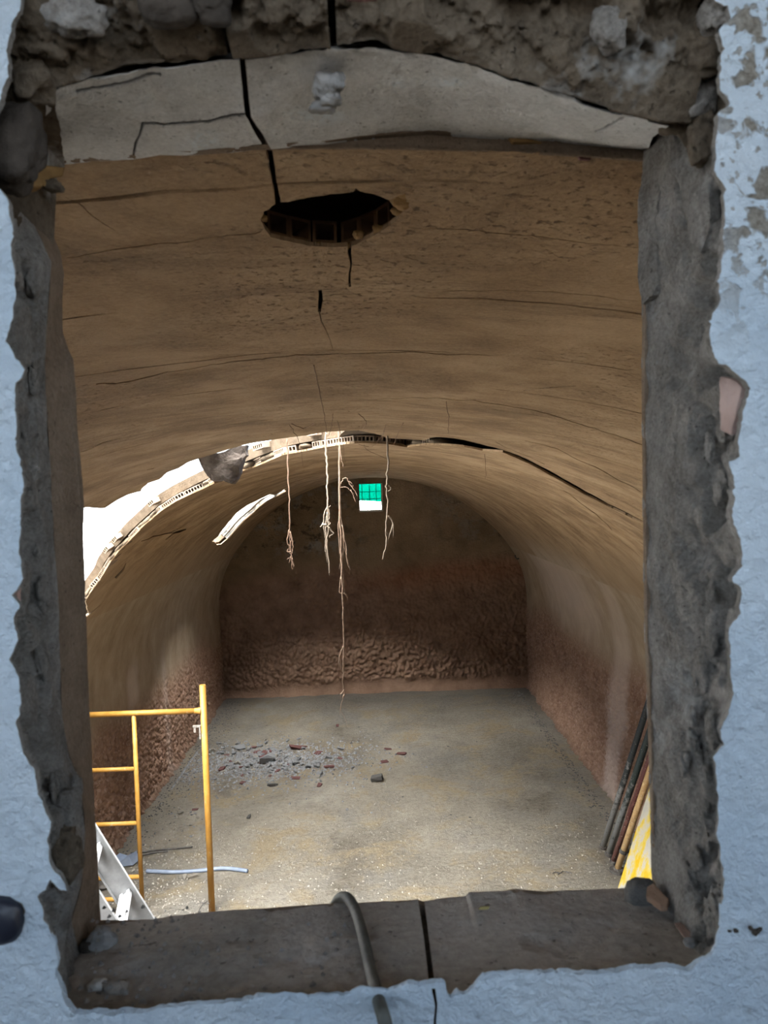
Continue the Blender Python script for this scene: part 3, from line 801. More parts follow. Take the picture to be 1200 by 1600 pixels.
pan = mesh('teal_sheet', [(wx0 - .02, YF + .16, zt + 0.02), (wx1 + .02, YF + .16, zt - 0.02), (wx1 + .02, YF + .16, wz1 + .02), (wx0 - .02, YF + .16, wz1 + .02),
                          (wx0 - .02, YF + .165, zt + 0.02), (wx1 + .02, YF + .165, zt - 0.02), (wx1 + .02, YF + .165, wz1 + .02), (wx0 - .02, YF + .165, wz1 + .02)],
           [(0,1,2,3),(7,6,5,4),(0,4,5,1),(1,5,6,2),(2,6,7,3),(3,7,4,0)])
tag(child('translucent_sheet', pan, MAT['teal'], win), 'bright teal translucent sheet with a grid')
for fx in (0.12, 0.47, 0.78):
    x = wx0 + (wx1 - wx0) * fx; child('bar', mesh('bar', *frame_bar(x - .006, x + .006, zt, wz1, YF + .150, YF + .157)), MAT['teal_bar'], win)
for fz_ in (0.70, 0.42):
    z = wz0 + (wz1 - wz0) * fz_; child('bar', mesh('bar', *frame_bar(wx0, wx1, z - .006, z + .006, YF + .143, YF + .150)), MAT['teal_bar'], win)

# hook in the right corner
hk = on_y(808, 872, 11.2)
o = recenter(link('iron_hook', mesh('iron_hook', *tube([hk + np.array(v) for v in [(0.12, 0.1, 0.02), (0.05, 0, 0.0), (0.0, -0.01, -0.015), (-0.03, -0.02, 0.01), (-0.035, -0.02, 0.05)]], 0.011, 6)), MAT['rod']))
tag(o, 'small dark iron hook where the end wall meets the right wall', 'hook')

# ================================================================== NEAR WALL AND ITS BROKEN OPENING
L_in = [(40,300),(52,318),(62,338),(82,366),(95,395),(100,430),(97,470),(98,520),(108,548),(115,562),(119,620),(122,680),(129,755),(131,790),(131,850),(134,940),(136,1010),(139,1080),(142,1150),(148,1260),(152,1330),(156,1400),(157,1437)]
R_in = [(1012,228),(1007,270),(1004,320),(1002,420),(1003,500),(1002,600),(1003,700),(1004,800),(1005,900),(1007,1000),(1010,1080),(1012,1150),(1015,1250),(1017,1320),(1018,1372),(1022,1392)]
S_in_l = [(60,264),(90,258),(150,252),(210,249),(250,242),(300,243),(350,240),(413,233)]
S_in_r = [(424,233),(435,232),(470,229),(510,227),(555,221),(600,217),(640,214),(675,212),(712,215),(745,217),(800,220),(850,221),(900,226),(945,230),(1012,235)]
B_in_l = [(150,1440),(200,1437),(240,1437),(252,1434),(266,1431),(330,1425),(370,1421),(420,1418),(470,1414),(520,1411),(560,1410),(600,1408),(653,1405)]
B_in_r = [(663,1408),(690,1403),(728,1400),(732,1394),(790,1392),(800,1388),(850,1392),(900,1391),(950,1389),(985,1387),(1030,1388)]
W_left = [(33,-8),(30,15),(18,40),(10,80),(14,120),(2,150),(-14,200),(-14,280),(6,304),(15,320),(20,365),(20,420),(16,480),(12,505),(4,532),(22,560),(38,577),(25,598),(21,640),(26,690),(33,740),(35,765),(30,820),(31,870),(35,905),(17,930),(30,946),(20,966),(24,1005),(13,1031),(28,1058),(33,1093),(25,1128),(37,1176),(55,1202),(59,1241),(79,1285),(74,1320),(80,1355),(98,1378),(103,1394),(90,1390),(78,1375),(70,1392),(57,1403),(66,1434),(83,1469),(90,1504),(85,1522),(101,1565),(116,1584)]
W_bot = [(215,1583),(256,1577),(297,1572),(348,1570),(394,1563),(430,1559),(490,1560),(540,1556),(563,1547),(605,1552),(632,1541),(665,1538),(695,1538),(705,1562),(715,1550),(725,1556),(740,1545),(755,1526),(815,1522),(870,1523),(950,1521),(995,1512),(1050,1512),(1075,1517),(1092,1505),(1110,1497)]
W_right = [(1122,1480),(1127,1450),(1128,1425),(1133,1381),(1128,1337),(1123,1300),(1127,1250),(1121,1210),(1116,1184),(1134,1166),(1128,1153),(1126,1141),(1137,1109),(1144,1078),(1139,1025),(1139,981),(1153,962),(1158,928),(1142,906),(1158,884),(1153,841),(1142,819),(1141,800),(1145,762),(1137,721),(1154,714),(1156,661),(1164,624),(1171,607),(1141,579),(1119,564),(1111,549),(1104,504),(1124,470),(1119,440),(1126,425),(1130,357),(1134,297),(1115,267),(1117,235),(1120,200),(1120,180),(1140,162),(1126,140),(1125,100),(1132,77),(1122,49),(1140,32),(1135,12),(1110,-4)]
W_top = [(1095,-60),(60,-60)]
YP = 0.358
def pxz(px, py, Y):
    p = on_y(px, py, Y); return (p[0], p[2])
# inner core of the wall
inner_ring = [pxz(*p, YI) for p in (L_in + B_in_l[1:] + B_in_r + R_in[::-1] + S_in_r[::-1][1:] + S_in_l[::-1])]
arch = [(-HW - 0.1, -0.05), (HW + 0.1, -0.05), (HW + 0.1, 4.3), (-HW - 0.1, 4.3)]
vi, Ti = cut_sheet(arch, [inner_ring], [])
wall_front = link('wall_front', shell('wall_front', vi, Ti, lambda P: np.c_[P[:, 0], np.full(len(P), YI - 0.0005), P[:, 1]], lambda P: np.c_[P[:, 0], np.full(len(P), YI - 0.006), P[:, 1]]), MAT['jamb_brown'])
struct(wall_front, 'near wall in white paint with a broken window opening through it', 'wall')
# white plaster coat with ragged edge
white_hole = jag([pxz(*p, YP) for p in (W_left + W_bot + W_right + W_top)], 0.0016, 0.0014, 13, True)
pit_px = [(-70,1415),(-30,1408),(0,1404),(20,1406),(34,1412),(39,1424),(34,1440),(18,1455),(0,1470),(-30,1475),(-70,1470)]
pit = jag([pxz(*p, YP) for p in pit_px], 0.001, 0.004, 14, True)
slit = [pxz(*p, YP) for p in [(674,1545),(680,1575),(678,1600),(679,1640),(683,1640),(682,1600),(684,1575),(680,1545)]]
gw = [(-0.36 + i * 0.009 + random.uniform(-.002, .002) + 0.1, 2.80 + j * 0.009 + random.uniform(-.002, .002)) for i in range(80) for j in range(88)]
gw += [(-2.5 + i * 0.2, 1.8 + j * 0.2) for i in range(26) for j in range(15) if not (abs(-2.5 + i * 0.2 - 0.1) < 0.5 and abs(1.8 + j * 0.2 - 3.25) < 0.55)]
vw, Tw = cut_sheet([(-2.6, 1.7), (2.6, 1.7), (2.6, 4.7), (-2.6, 4.7)], [white_hole, pit, slit], gw)
def wf(P):
    Q = np.c_[P[:, 0], np.zeros(len(P)), P[:, 1]]
    return np.c_[P[:, 0], YP - 0.004 * fbm(Q, 14, 4, 80) - 0.0025 * fbm(Q, 45, 3, 81), P[:, 1]]
o = link('plaster_coat', shell('plaster_coat', vw, Tw, wf, lambda P: np.c_[P[:, 0], np.full(len(P), YP + 0.0035), P[:, 1]], True), MAT['white'], wall_front)
o.data.materials.append(MAT['jamb'])
o.data.polygons.foreach_set('material_index', [0 if abs(p.normal.y) > 0.4 or (p.center.z < 3.03) else 1 for p in o.data.polygons])
tag(o, 'pale blue white painted plaster with ragged broken edge')
# dark core behind the plaster
core_hole = [pxz(*p, YO) for p in [(-50,-90),(-70,400),(-70,800),(-70,1100),(-60,1480),(-40,1720),(600,1720),(1190,1700),(1210,1400),(1210,1000),(1215,600),(1210,200),(1190,-90)]]
vc, Tc = cut_sheet([(-2.6, 1.7), (2.6, 1.7), (2.6, 4.7), (-2.6, 4.7)], [core_hole], [])
link('masonry_core', shell('masonry_core', vc, Tc, lambda P: np.c_[P[:, 0], np.full(len(P), YO), P[:, 1]], lambda P: np.c_[P[:, 0], np.full(len(P), YI - 0.01), P[:, 1]]), MAT['lintel'], wall_front)
_pc = on_y(-8, 1438, YP - 0.001)
_pl = link('plug', lump('plug', _pc, 0.0155, 555, 0.06, 4, (0.95, 0.45, 0.80)), simple('black_rubber', (0.006, 0.007, 0.012), (0.014, 0.016, 0.026), 40, 0.4, spec=0.4), wall_front)
_pl['label'] = 'dark round plug in the plaster at lower left'
def patch(name, curves, nu, nvs, amp, mat, seed, sc=40.0, ridge=0.0, cracks=(), chalks=()):
    """loft between pixel curves given at their depths, roughened like broken render"""
    Cs = []
    for pts, Y in curves:
        if np.isscalar(Y): Q = np.array([on_y(*p, Y) for p in pts])
        else: Q = np.array([on_y(p[0], p[1], y) for p, y in zip(pts, Y)])
        Cs.append(resample(Q, nu))
    rows, ams = [], []
    for k in range(len(Cs) - 1):
        nv = nvs[k]
        for i in range(nv + (1 if k == len(Cs) - 2 else 0)):
            f = i / nv; rows.append(Cs[k] * (1 - f) + Cs[k+1] * f); ams.append(amp[k] * (1 - f) + amp[k+1] * f)
    G = np.array(rows); A = np.array(ams)[:, None]
    du = np.gradient(G, axis=1); dv = np.gradient(G, axis=0); N = np.cross(du, dv)
    N /= np.linalg.norm(N, axis=-1, keepdims=True) + 1e-12
    ctr = np.array([0.095, 0.0, 3.25]); inw = ctr - G; inw[..., 1] = 0
    N = N * np.sign((N * inw).sum(-1, keepdims=True) + 1e-9)
    n1 = fbm(G, sc, 6, seed); n2 = -np.abs(fbm(G, sc * 0.5, 5, seed + 3)) + 0.25
    h = np.clip(2.2 * (n1 + ridge * n2 * 1.5 - 0.22 * ridge), -1.8, 0.25)
    ck = np.zeros(G.shape[:2]); ch = np.zeros(G.shape[:2])
    if cracks or chalks:
        C_ = (G - CAM) @ M3; PX = np.stack([600 + FPX * C_[..., 0] / -C_[..., 2], 800 - FPX * C_[..., 1] / -C_[..., 2]], -1)
        for pl, w in cracks:
            pl = np.array(jag(pl, 3.0, 6, 5)); dmin = np.full(ck.shape, 1e9)
            for a_, b_ in zip(pl[:-1], pl[1:]):
                ab = b_ - a_; t_ = np.clip(((PX - a_) @ ab) / (ab @ ab), 0, 1); dmin = np.minimum(dmin, np.linalg.norm(PX - a_ - t_[..., None] * ab, axis=-1))
            ck = np.maximum(ck, 1 - sstep(w * 0.5, w, dmin))
        for (cx, cy, rx, ry) in chalks:
            ch = np.maximum(ch, np.exp(-((PX[..., 0] - cx) / rx) ** 2 - ((PX[..., 1] - cy) / ry) ** 2))
    G = G + N * (A * h - 0.0035 * ck)[..., None]
    me = grid_mesh(name, G); fattr(me, 'crack', ck); fattr(me, 'chalk', ch)
    o = link(name, me, mat, wall_front); return o
off = lambda pts, dx, dy: [(x + dx, y + dy) for x, y in pts]
L_mid = [(22,300),(44,335),(64,372),(80,410),(78,450),(72,520),(70,570),(73,640),(80,750),(85,850),(92,950),(95,1050),(97,1120),(108,1180),(128,1230),(133,1300),(128,1380),(112,1440),(125,1490)]
L_out = [(-40,290),(-32,360),(-30,480),(-36,540),(-22,620),(-14,720),(-10,850),(-16,940),(-22,1030),(-12,1120),(8,1200),(30,1290),(30,1370),(22,1420),(40,1480),(60,1560),(80,1610)]
o = patch('jamb', [(L_in, YI), (L_mid, 0.452)], 300, [24], [0.0005, 0.0004], MAT['jamb_brown'], 90, 60)
o['label'] = 'smooth brown inner strip of the left jamb'
patch('jamb', [(L_mid, 0.452), ([((a[0]+b[0])/2, (a[1]+b[1])/2) for a, b in zip(resample(L_mid, 60), resample(L_out, 60))], 0.405), (L_out, 0.3622)], 380, [44, 34], [0.0004, 0.013, 0.009], MAT['jamb'], 91, 62, ridge=1.0)
R_mid = [(1062,150),(1062,210),(1068,300),(1075,400),(1080,560),(1066,700),(1070,800),(1072,850),(1085,1000),(1095,1100),(1078,1200),(1085,1300),(1082,1380),(1066,1440),(1060,1452)]
R_out = [(1160,-10),(1165,100),(1160,200),(1175,300),(1170,420),(1150,500),(1160,570),(1205,610),(1195,680),(1180,760),(1195,850),(1195,930),(1180,1010),(1185,1090),(1170,1160),(1160,1210),(1165,1300),(1172,1390),(1165,1450),(1150,1510),(1130,1530)]
patch('jamb', [(R_in, YI), (R_mid, 0.430), ([((a[0]+b[0])/2, (a[1]+b[1])/2) for a, b in zip(resample(R_mid, 60), resample(R_out, 60))], 0.398), (R_out, 0.3622)], 420, [36, 26, 20], [0.0008, 0.0042, 0.011, 0.009], MAT['jamb'], 92, 70, ridge=1.0)
# thin render slab standing proud at the top of the right jamb
def flat_slab(name, px, Y, th, mat, seed, parent=wall_front, amp=1.2, step=5):
    """a flake with its own thickness: outline in pixels, depth per point"""
    P = []
    for k, (p, y) in enumerate(zip(px, Y)): P.append(on_y(*p, y))
    P = np.array(P); m = len(P); D = []
    for i in range(m):
        a, b = P[i], P[(i+1) % m]; k = max(1, int(np.linalg.norm(b - a) / 0.003))
        for j in range(k): D.append(a + (b - a) * j / k)
    D = np.array(D); D = D + 0.0012 * amp * np.stack([fbm(D, 120, 3, seed + q) for q in range(3)], 1)
    c = D.mean(0); nrm = np.cross(D[len(D)//3] - c, D[0] - c); nrm /= np.linalg.norm(nrm)
    if nrm.dot(CAM - c) < 0: nrm = -nrm
    n = len(D); V = list(D + nrm * th) + list(D) + [D[i] + (c - D[i]) * 0.15 + nrm * th * 1.1 for i in range(n)] + [c + nrm * th * 1.15]
    F = []
    for i in range(n):
        j = (i + 1) % n
        F += [(i, j, n + j, n + i), (i, j, 2*n + j, 2*n + i), (2*n + i, 2*n + j, 3*n)]
    return link(name, mesh(name, V, F), mat, parent)
flat_slab('render_flake', [(1016,232),(1030,228),(1040,215),(1052,225),(1055,265),(1040,300),(1034,340),(1036,400),(1038,440),(1030,462),(1012,476),(1006,440),(1006,330)], [0.486,0.478,0.47,0.462,0.46,0.466,0.47,0.468,0.468,0.472,0.484,0.488,0.488], 0.0045, MAT['jamb'], 101)
flat_slab('render_flake', [(1062,205),(1085,195),(1108,190),(1112,260),(1126,300),(1124,360),(1110,395),(1095,378),(1084,330),(1076,290),(1062,262)], [0.43,0.42,0.41,0.405,0.402,0.402,0.41,0.418,0.424,0.426,0.43], 0.007, MAT['jamb'], 103)
flat_slab('brick', [(1134,588),(1150,590),(1166,606),(1158,640),(1152,680),(1134,668),(1131,630)], [0.376,0.371,0.366,0.366,0.368,0.376,0.377], 0.003, simple('dusty_pink_brick', (0.24, 0.17, 0.15), (0.34, 0.25, 0.225), 60, bump=0.002), 104)
flat_slab('brick', [(12,925),(32,918),(34,945),(22,962),(18,1000),(8,990)], [0.37]*6, 0.003, simple('brown_pink_brick', (0.25, 0.16, 0.13), (0.33, 0.22, 0.19), 60, bump=0.002), 105)
# soffit of the opening: two plaster slabs parted by a crack
SC_l = [(68,205),(150,192),(250,182),(330,178),(383,180)]
SC_r = [(392,182),(470,166),(560,152),(680,150),(800,168),(900,192),(1020,214)]
SM_l = [(74,152),(100,135),(180,116),(260,106),(345,93),(374,92)]
SM_r = [(383,92),(440,86),(520,76),(600,76),(680,90),(750,106),(800,126),(870,150),(915,166),(1000,186),(1045,196)]
patch('soffit', [(S_in_l, YI), (SC_l, 0.442), (SM_l, 0.395), (off(SM_l, 0, -8), 0.43)], 420, [62, 62, 5], [0.0006, 0.0012, 0.0016, 0.0016], MAT['soffit'], 110, 60,
      cracks=[([(384,179),(330,188),(280,192),(224,196),(218,212),(209,240)], 2.2), ([(120,145),(180,132),(250,118)], 2.0)], chalks=[(318,222,26,16)])
patch('soffit', [(S_in_r, YI), (SC_r, 0.442), (SM_r, 0.395), (off(SM_r, 0, -8), 0.43)], 760, [62, 62, 5], [0.0006, 0.0012, 0.0016, 0.0016], MAT['soffit'], 111, 60,
      cracks=[([(1032,184),(990,183),(974,188),(955,197),(930,207)], 2.2), ([(915,160),(880,152),(840,140)], 3.0)], chalks=[(620,130,10,10), (500,180,40,12), (700,128,30,6)])
# lip of the soffit on the room side
_E = resample([on_y(*p, YI) for p in S_in_l + S_in_r], 160)
_zv = ZC + np.sqrt(R * R - _E[:, 0] ** 2)
_lip = np.stack([_E + np.array([0, -0.0012, 0.0006]), np.c_[_E[:, 0], np.full(160, YI - 0.0018), _zv - 0.0012 + 0.0006 * fbm(_E, 90, 3, 6)],
                 np.c_[_E[:, 0], np.full(160, YI + 0.004), _zv - 0.0006]])
me = grid_mesh('soffit_lip', _lip); link('soffit_lip', me, MAT['jamb_brown'], wall_front)
# lintel stones: three blocks with open joints
def lintel(u0, u1, bl, d, seed, lift=0.0):
    xs_ = np.linspace(u0, u1, 14); line = SM_l + SM_r; lx = [p[0] for p in line]; ly = [p[1] for p in line]
    c1 = [(x, float(np.interp(x, lx, ly)) - 3 + lift) for x in xs_]
    c0 = [(x, y - 34) for x, y in c1]
    k = (1.10 if True else 1)
    c2 = [(600 + (x - 600) * 1.05 , y * 0.5 - 10) for x, y in c1]
    c3 = [(600 + (x - 600) * 1.09, -70) for x, y in c1]
    return patch('lintel_block', [(c0, 0.402 + d), (c1, 0.390 + d), (c2, 0.372 + d), (c3, 0.352 + d)], int(abs(u1 - u0) * 0.55) + 30, [5, 30, 30], [0.001, 0.002, 0.010, 0.012], MAT['lintel'], seed, 55, ridge=0.9)
lintel(30, 356, 0, 0.004, 120)
lintel(364, 516, 0, 0.0, 121, 2)
lintel(527, 1078, 0, 0.002, 122)
# dark backing of the broken corners
flat_slab('corner_mortar', [(-80,-60),(40,-60),(70,60),(80,150),(98,262),(70,300),(20,310),(-60,320)], [0.385,0.39,0.395,0.40,0.478,0.47,0.43,0.39], 0.003, MAT['lintel'], 130)
flat_slab('corner_mortar', [(1030,180),(1040,120),(1090,40),(1160,-40),(1190,100),(1150,240),(1080,240)], [0.40,0.395,0.39,0.385,0.38,0.385,0.41], 0.002, MAT['lintel'], 131)
def rock(name, px, py, Y, rpx, seed, mat, sq=(1, 1, 1), rough=0.3, top=False):
    c = on_y(px, py, Y); r = rpx * Y / FPX
    return link(name, lump(name, c, r, seed, rough, 4, sq), mat, wall_front)
tag(rock('stone', 22, 225, 0.385, 58, 140, MAT['dark_stone'], (0.75, 0.7, 1.2)), 'dark stone in the upper left corner')
tag(rock('stone', 262, 6, 0.366, 46, 141, MAT['dark_stone'], (1.0, 0.6, 0.75), 0.15), 'dark round stone at the top edge')
rock('stone', 330, 5, 0.366, 30, 142, MAT['dark_stone'], (1.0, 0.6, 1.0))
rock('stone', 951, 44, 0.372, 26, 143, MAT['jamb'], (0.95, 0.8, 1.25))
tag(rock('mortar_lump', 512, 140, 0.418, 24, 144, MAT['lump'], (0.95, 1.0, 0.9), 0.35), 'rough grey mortar lump stuck on the soffit')
rock('mortar_lump', 503, 168, 0.424, 18, 145, MAT['lump'], (1.2, 0.8, 0.5), 0.3)
rock('mortar_lump', 526, 128, 0.412, 16, 146, MAT['lump'], (0.8, 0.8, 0.9), 0.4)
flat_slab('brick', [(4,290),(30,268),(52,278),(58,298),(36,302),(14,302)], [0.42,0.43,0.44,0.44,0.43,0.42], 0.006, MAT['ochre_brick'], 150)
flat_slab('brick', [(34,266),(62,258),(92,262),(88,276),(70,282),(60,292)], [0.44,0.45,0.462,0.462,0.455,0.45], 0.005, MAT['ochre_brick'], 151)
flat_slab('brick', [(540,-14),(592,-14),(590,2),(540,1)], [0.352]*4, 0.004, MAT['red_brick'], 152)
flat_slab('brick_shard', [(882,226),(940,231),(920,250),(905,252),(898,240)], [0.496]*5, 0.002, MAT['red_brick'], 153)
flat_slab('brick_shard', [(808,210),(830,222),(845,226),(800,226),(792,218)], [0.489]*5, 0.003, MAT['ochre_brick'], 155)
rock('mortar_lump', 106, 1262, 0.425, 34, 160, MAT['jamb'], (0.6, 0.8, 0.9), 0.35)
rock('stone', 100, 1330, 0.415, 42, 161, MAT['lintel'], (0.6, 0.8, 1.15), 0.4)
_r = random.Random(17)
for i in range(26):
    f = _r.random(); py = 640 + 810 * (1 - (1 - f) ** 1.4)
    px = float(np.interp(py, [p[1] for p in R_out], [p[0] for p in R_out])) - 38 - _r.uniform(4, 58)
    t_ = (px - float(np.interp(py, [p[1] for p in R_mid], [p[0] for p in R_mid]))) / 100.0
    rock('mortar_lump', px, py, 0.427 - 0.06 * max(0, min(1, t_)), _r.uniform(9, 22), 600 + i, MAT['jamb'], (0.45, 0.8, _r.uniform(0.8, 1.7)), 0.5)
for i in range(16):
    py = _r.uniform(420, 1240)
    px = float(np.interp(py, [p[1] for p in L_mid], [p[0] for p in L_mid])) - _r.uniform(6, 50)
    t_ = (float(np.interp(py, [p[1] for p in L_mid], [p[0] for p in L_mid])) - px) / 100.0
    rock('mortar_lump', px, py, 0.447 - 0.07 * max(0, min(1, t_)), _r.uniform(9, 18), 640 + i, MAT['jamb'], (0.4, 0.8, _r.uniform(0.8, 1.8)), 0.5)
for i, (px, py, Y, r, sq) in enumerate([(1082,140,0.392,40,(0.9,0.7,1.1)), (1106,70,0.378,38,(0.9,0.7,1.2)), (1052,186,0.405,26,(1,.7,.8)), (1118,20,0.366,30,(0.8,0.7,1.0)), (1098,215,0.392,30,(0.7,0.7,1.3)), (60,60,0.385,44,(1.1,0.7,0.9)), (120,25,0.37,40,(1.1,0.7,0.8)), (45,130,0.388,38,(1,0.7,0.9)), (80,290,0.452,14,(1.2,0.8,0.7))]):
    rock('mortar_lump', px, py, Y, r, 210 + i, MAT['lintel'] if i % 3 else MAT['jamb'], sq, 0.4)
for i, (px, py, r) in enumerate([(1140,1455,3), (1150,1454,4), (1173,1450,4), (1180,1457,6), (1187,1452,4), (1160,232,4), (1134,60,4)]):
    rock('chip_mark', px, py, YP, r, 240 + i, MAT['dark_stone'], (1.0, 0.5, 0.8), 0.4)
# sill: two slabs
BO_l = [(60,1625),(215,1612),(348,1600),(490,1590),(600,1582),(675,1575)]
BO_r = [(684,1574),(760,1566),(900,1556),(1050,1545),(1160,1535)]
BM_l = [(118,1500),(250,1490),(400,1478),(540,1470),(662,1464)]
BM_r = [(670,1464),(800,1456),(950,1448),(1085,1450)]
patch('sill_slab', [(off(B_in_l, 2, 46), 0.494), (B_in_l, YI), (BM_l, 0.437), (BO_l, 0.3622)], 380, [5, 40, 40], [0.0004, 0.0006, 0.0018, 0.0026], MAT['sill'], 170, 36)
patch('sill_slab', [(off(B_in_r, 2, 46), 0.494), (B_in_r, YI), (BM_r, 0.437), (BO_r, 0.3622)], 320, [5, 40, 40], [0.0004, 0.0006, 0.0018, 0.0026], MAT['sill'], 171, 36)
patch('sill_joint', [([(645,1425),(672,1425)], 0.489), ([(650,1472),(685,1472)], 0.437), ([(655,1582),(695,1582)], 0.368)], 12, [20, 20], [0.001, 0.001, 0.001], MAT['lintel'], 172)

# ------------------------------------------------------------------ loose things on the sill
def sill_thing(name, px, py, Y, rpx, seed, mat, label, cat, sq=(1, 1, 1), rough=0.3, sub=3):
    c = on_y(px, py, Y); r = rpx * Y / FPX
    o = recenter(link(name, lump(name, c, r, seed, rough, sub, sq), mat)); tag(o, label, cat); return o
sill_thing('concrete_lump', 1000, 1396, 0.472, 24, 180, MAT['dark_rubble'], 'dark rounded concrete lump in the right corner of the sill', 'rubble', (1.0, 0.9, 0.95), 0.18, 4)
def shard(name, px, Y, th, mat, label, cat, seed):
    o = flat_slab(name, px, Y, th, mat, seed, None, 0.7); tag(recenter(o), label, cat); return o
shard('brick_shard', [(1012,1394),(1022,1388),(1046,1412),(1043,1424),(1034,1424),(1010,1408)], [0.465,0.466,0.452,0.448,0.448,0.458], 0.004, simple('pinkish_brick', (0.24, 0.15, 0.10), (0.34, 0.22, 0.15), 50, bump=0.002), 'pinkish brown brick shard beside the dark concrete lump on the sill', 'brick', 181)
shard('brick_shard', [(1056,1448),(1066,1446),(1082,1462),(1085,1472),(1076,1474)], [0.425,0.425,0.415,0.412,0.412], 0.003, simple('dull_brown_brick', (0.2, 0.13, 0.10), (0.28, 0.19, 0.15), 50, bump=0.002), 'brown brick sliver at the foot of the right jamb', 'brick', 182)
sill_thing('plaster_crumb', 1080, 1474, 0.408, 9, 183, MAT['lump'], 'whitish crumb beside the brown brick sliver at the right jamb', 'rubble', (1.2, 1, 0.8))
sill_thing('mortar_clod', 160, 1470, 0.455, 19, 184, MAT['lump'], 'grey white mortar clod in the left corner of the sill', 'rubble', (1.0, 0.9, 0.85), 0.35, 4)
sill_thing('mortar_clod', 138, 1478, 0.452, 13, 185, MAT['dark_stone'], 'dark clod left of the grey white clod on the sill', 'rubble', (1.0, 0.9, 0.9), 0.3, 3)
sill_thing('plaster_crumb', 154, 1538, 0.408, 14, 186, MAT['plaster_bit'], 'pale plaster flake low on the left of the sill', 'rubble', (1.0, 0.9, 0.55), 0.4, 3)
sill_thing('mortar_clod', 182, 1542, 0.405, 20, 187, MAT['sill'], 'flat brown clod beside the pale plaster flake on the sill', 'rubble', (1.1, 0.8, 0.4), 0.3, 3)
shard('dry_leaf', [(746,1424),(752,1416),(765,1415),(762,1421),(754,1426)], [0.466]*5, 0.0008, MAT['leaf'], 'small dry olive leaf on the right part of the sill', 'leaf', 188)
shard('brick_shard', [(694,1476),(704,1473),(711,1482),(706,1490),(697,1488)], [0.434,0.434,0.43,0.428,0.428], 0.0015, MAT['red_brick'], 'small red brick chip beside the sill joint', 'brick', 189)
sill_thing('plaster_crumb', 831, 1482, 0.428, 8, 190, MAT['plaster_bit'], 'tiny white crumb in the middle of the right sill slab', 'rubble', (0.8, 1, 0.8))

# grit and crumbs on the sill, too many to count
_V, _F = [], []
_r = random.Random(23)
for i in range(420):
    f = _r.random(); py = 1412 + 160 * f; px = _r.uniform(150 - 40 * f, 1000 + 70 * f)
    if _r.random() < 0.6: px = _r.gauss(980 if _r.random() < 0.55 else 210, 80)
    if px < 150 - 40 * f or px > 1010 + 80 * f or 640 < px < 690: continue
    p = on_y(px, py, float(np.interp(py, [1408, 1467, 1580], [0.488, 0.436, 0.3622]))); g = _r.uniform(0.0006, 0.0022); k = len(_V)
    for t_ in range(4): _V.append((p[0] + g * math.cos(t_ * 1.57 + i), p[1] + g * math.sin(t_ * 1.57 + i), p[2] - 0.0008))
    _V.append((p[0], p[1], p[2] + g * _r.uniform(0.5, 1.0))); _F += [(k, k+1, k+4), (k+1, k+2, k+4), (k+2, k+3, k+4), (k+3, k, k+4)]
tag(link('grit', mesh('grit', _V, _F), MAT['jamb']), 'grey mortar grit strewn over the window sill', 'grit', None, 'stuff')
# cable over the sill
cb = [on_y(*p, y) for p, y in [((530,1620), 0.53), ((524,1480), 0.515), ((522,1425), 0.506), ((525,1411), 0.501), ((533,1402), 0.495), ((544,1404), 0.486), ((553,1418), 0.474), ((561,1440), 0.455), ((570,1475), 0.427), ((579,1515), 0.402), ((588,1550), 0.372), ((596,1578), 0.350), ((602,1600), 0.345), ((608,1640), 0.344), ((614,1720), 0.343)]]
cb = np.array(cb)
def spline(P, n):
    P = np.asarray(P, float); out = []
    for i in range(len(P) - 1):
        p0, p1, p2, p3 = P[max(i-1, 0)], P[i], P[i+1], P[min(i+2, len(P)-1)]
        for t in np.linspace(0, 1, n, endpoint=False):
            out.append(0.5 * ((2*p1) + (p2-p0)*t + (2*p0-5*p1+4*p2-p3)*t*t + (-p0+3*p1-3*p2+p3)*t**3))
    out.append(P[-1]); return np.array(out)
V, F = tube(spline(cb, 6), 0.0036, 12)
o = recenter(link('cable', mesh('cable', V, F), MAT['cable'], None, True)); tag(o, 'dark rubber cable hooked over the window sill', 'cable')

# ================================================================== SCAFFOLD FRAME
def tube_child(name, a, b, r, mat, parent, sides=14, label=None):
    o = child(name, mesh(name, *tube([a, b], r, sides)), mat, parent)
    o.data.polygons.foreach_set('use_smooth', [len(p.vertices) == 4 for p in o.data.polygons])
    if label: o['label'] = label
    return o
YS = 5.5
pr = on_y(324, 1250, YS); ztop = on_y(321, 1070, YS)[2]
fx = pr[0]; fz0 = floor_z(fx, YS)
sc = empty('scaffold_frame', (fx, YS, fz0)); tag(sc, 'yellow painted steel scaffold frame with rungs standing at the left wall', 'scaffold')
post = tube_child('post', (fx, YS, fz0), (fx, YS, ztop), 0.0245, MAT['yellow'], sc)
o = link('spigot_hole', mesh('spigot_hole', *tube([(fx, YS - 0.0265, ztop - 0.055), (fx, YS - 0.022, ztop - 0.055)], 0.006, 10)), MAT['rod'], post); o.matrix_parent_inverse = Matrix.Translation(-Vector(sc.location))
fl = fx - 1.0
tube_child('post', (fl, YS, floor_z(fl, YS)), (fl, YS, ztop), 0.0245, MAT['yellow'], sc)
zb = on_y(300, 1111, YS)[2]
tube_child('crossbar', (fl + 0.02, YS, zb), (fx - 0.02, YS, zb), 0.0215, MAT['yellow'], sc)
ix = on_y(215, 1250, YS)[0]
tube_child('upright', (ix, YS, floor_z(ix, YS) + 0.1), (ix, YS, zb - 0.015), 0.017, MAT['yellow'], sc)
for py in (1202, 1287, 1371):
    z = on_y(190, py, YS)[2]
    tube_child('rung', (fl + 0.02, YS, z), (ix - 0.012, YS, z), 0.0165, MAT['yellow'], sc)
tube_child('rung', (fl + 0.02, YS, 0.13), (ix + 0.0, YS, 0.13), 0.0165, MAT['yellow'], sc)
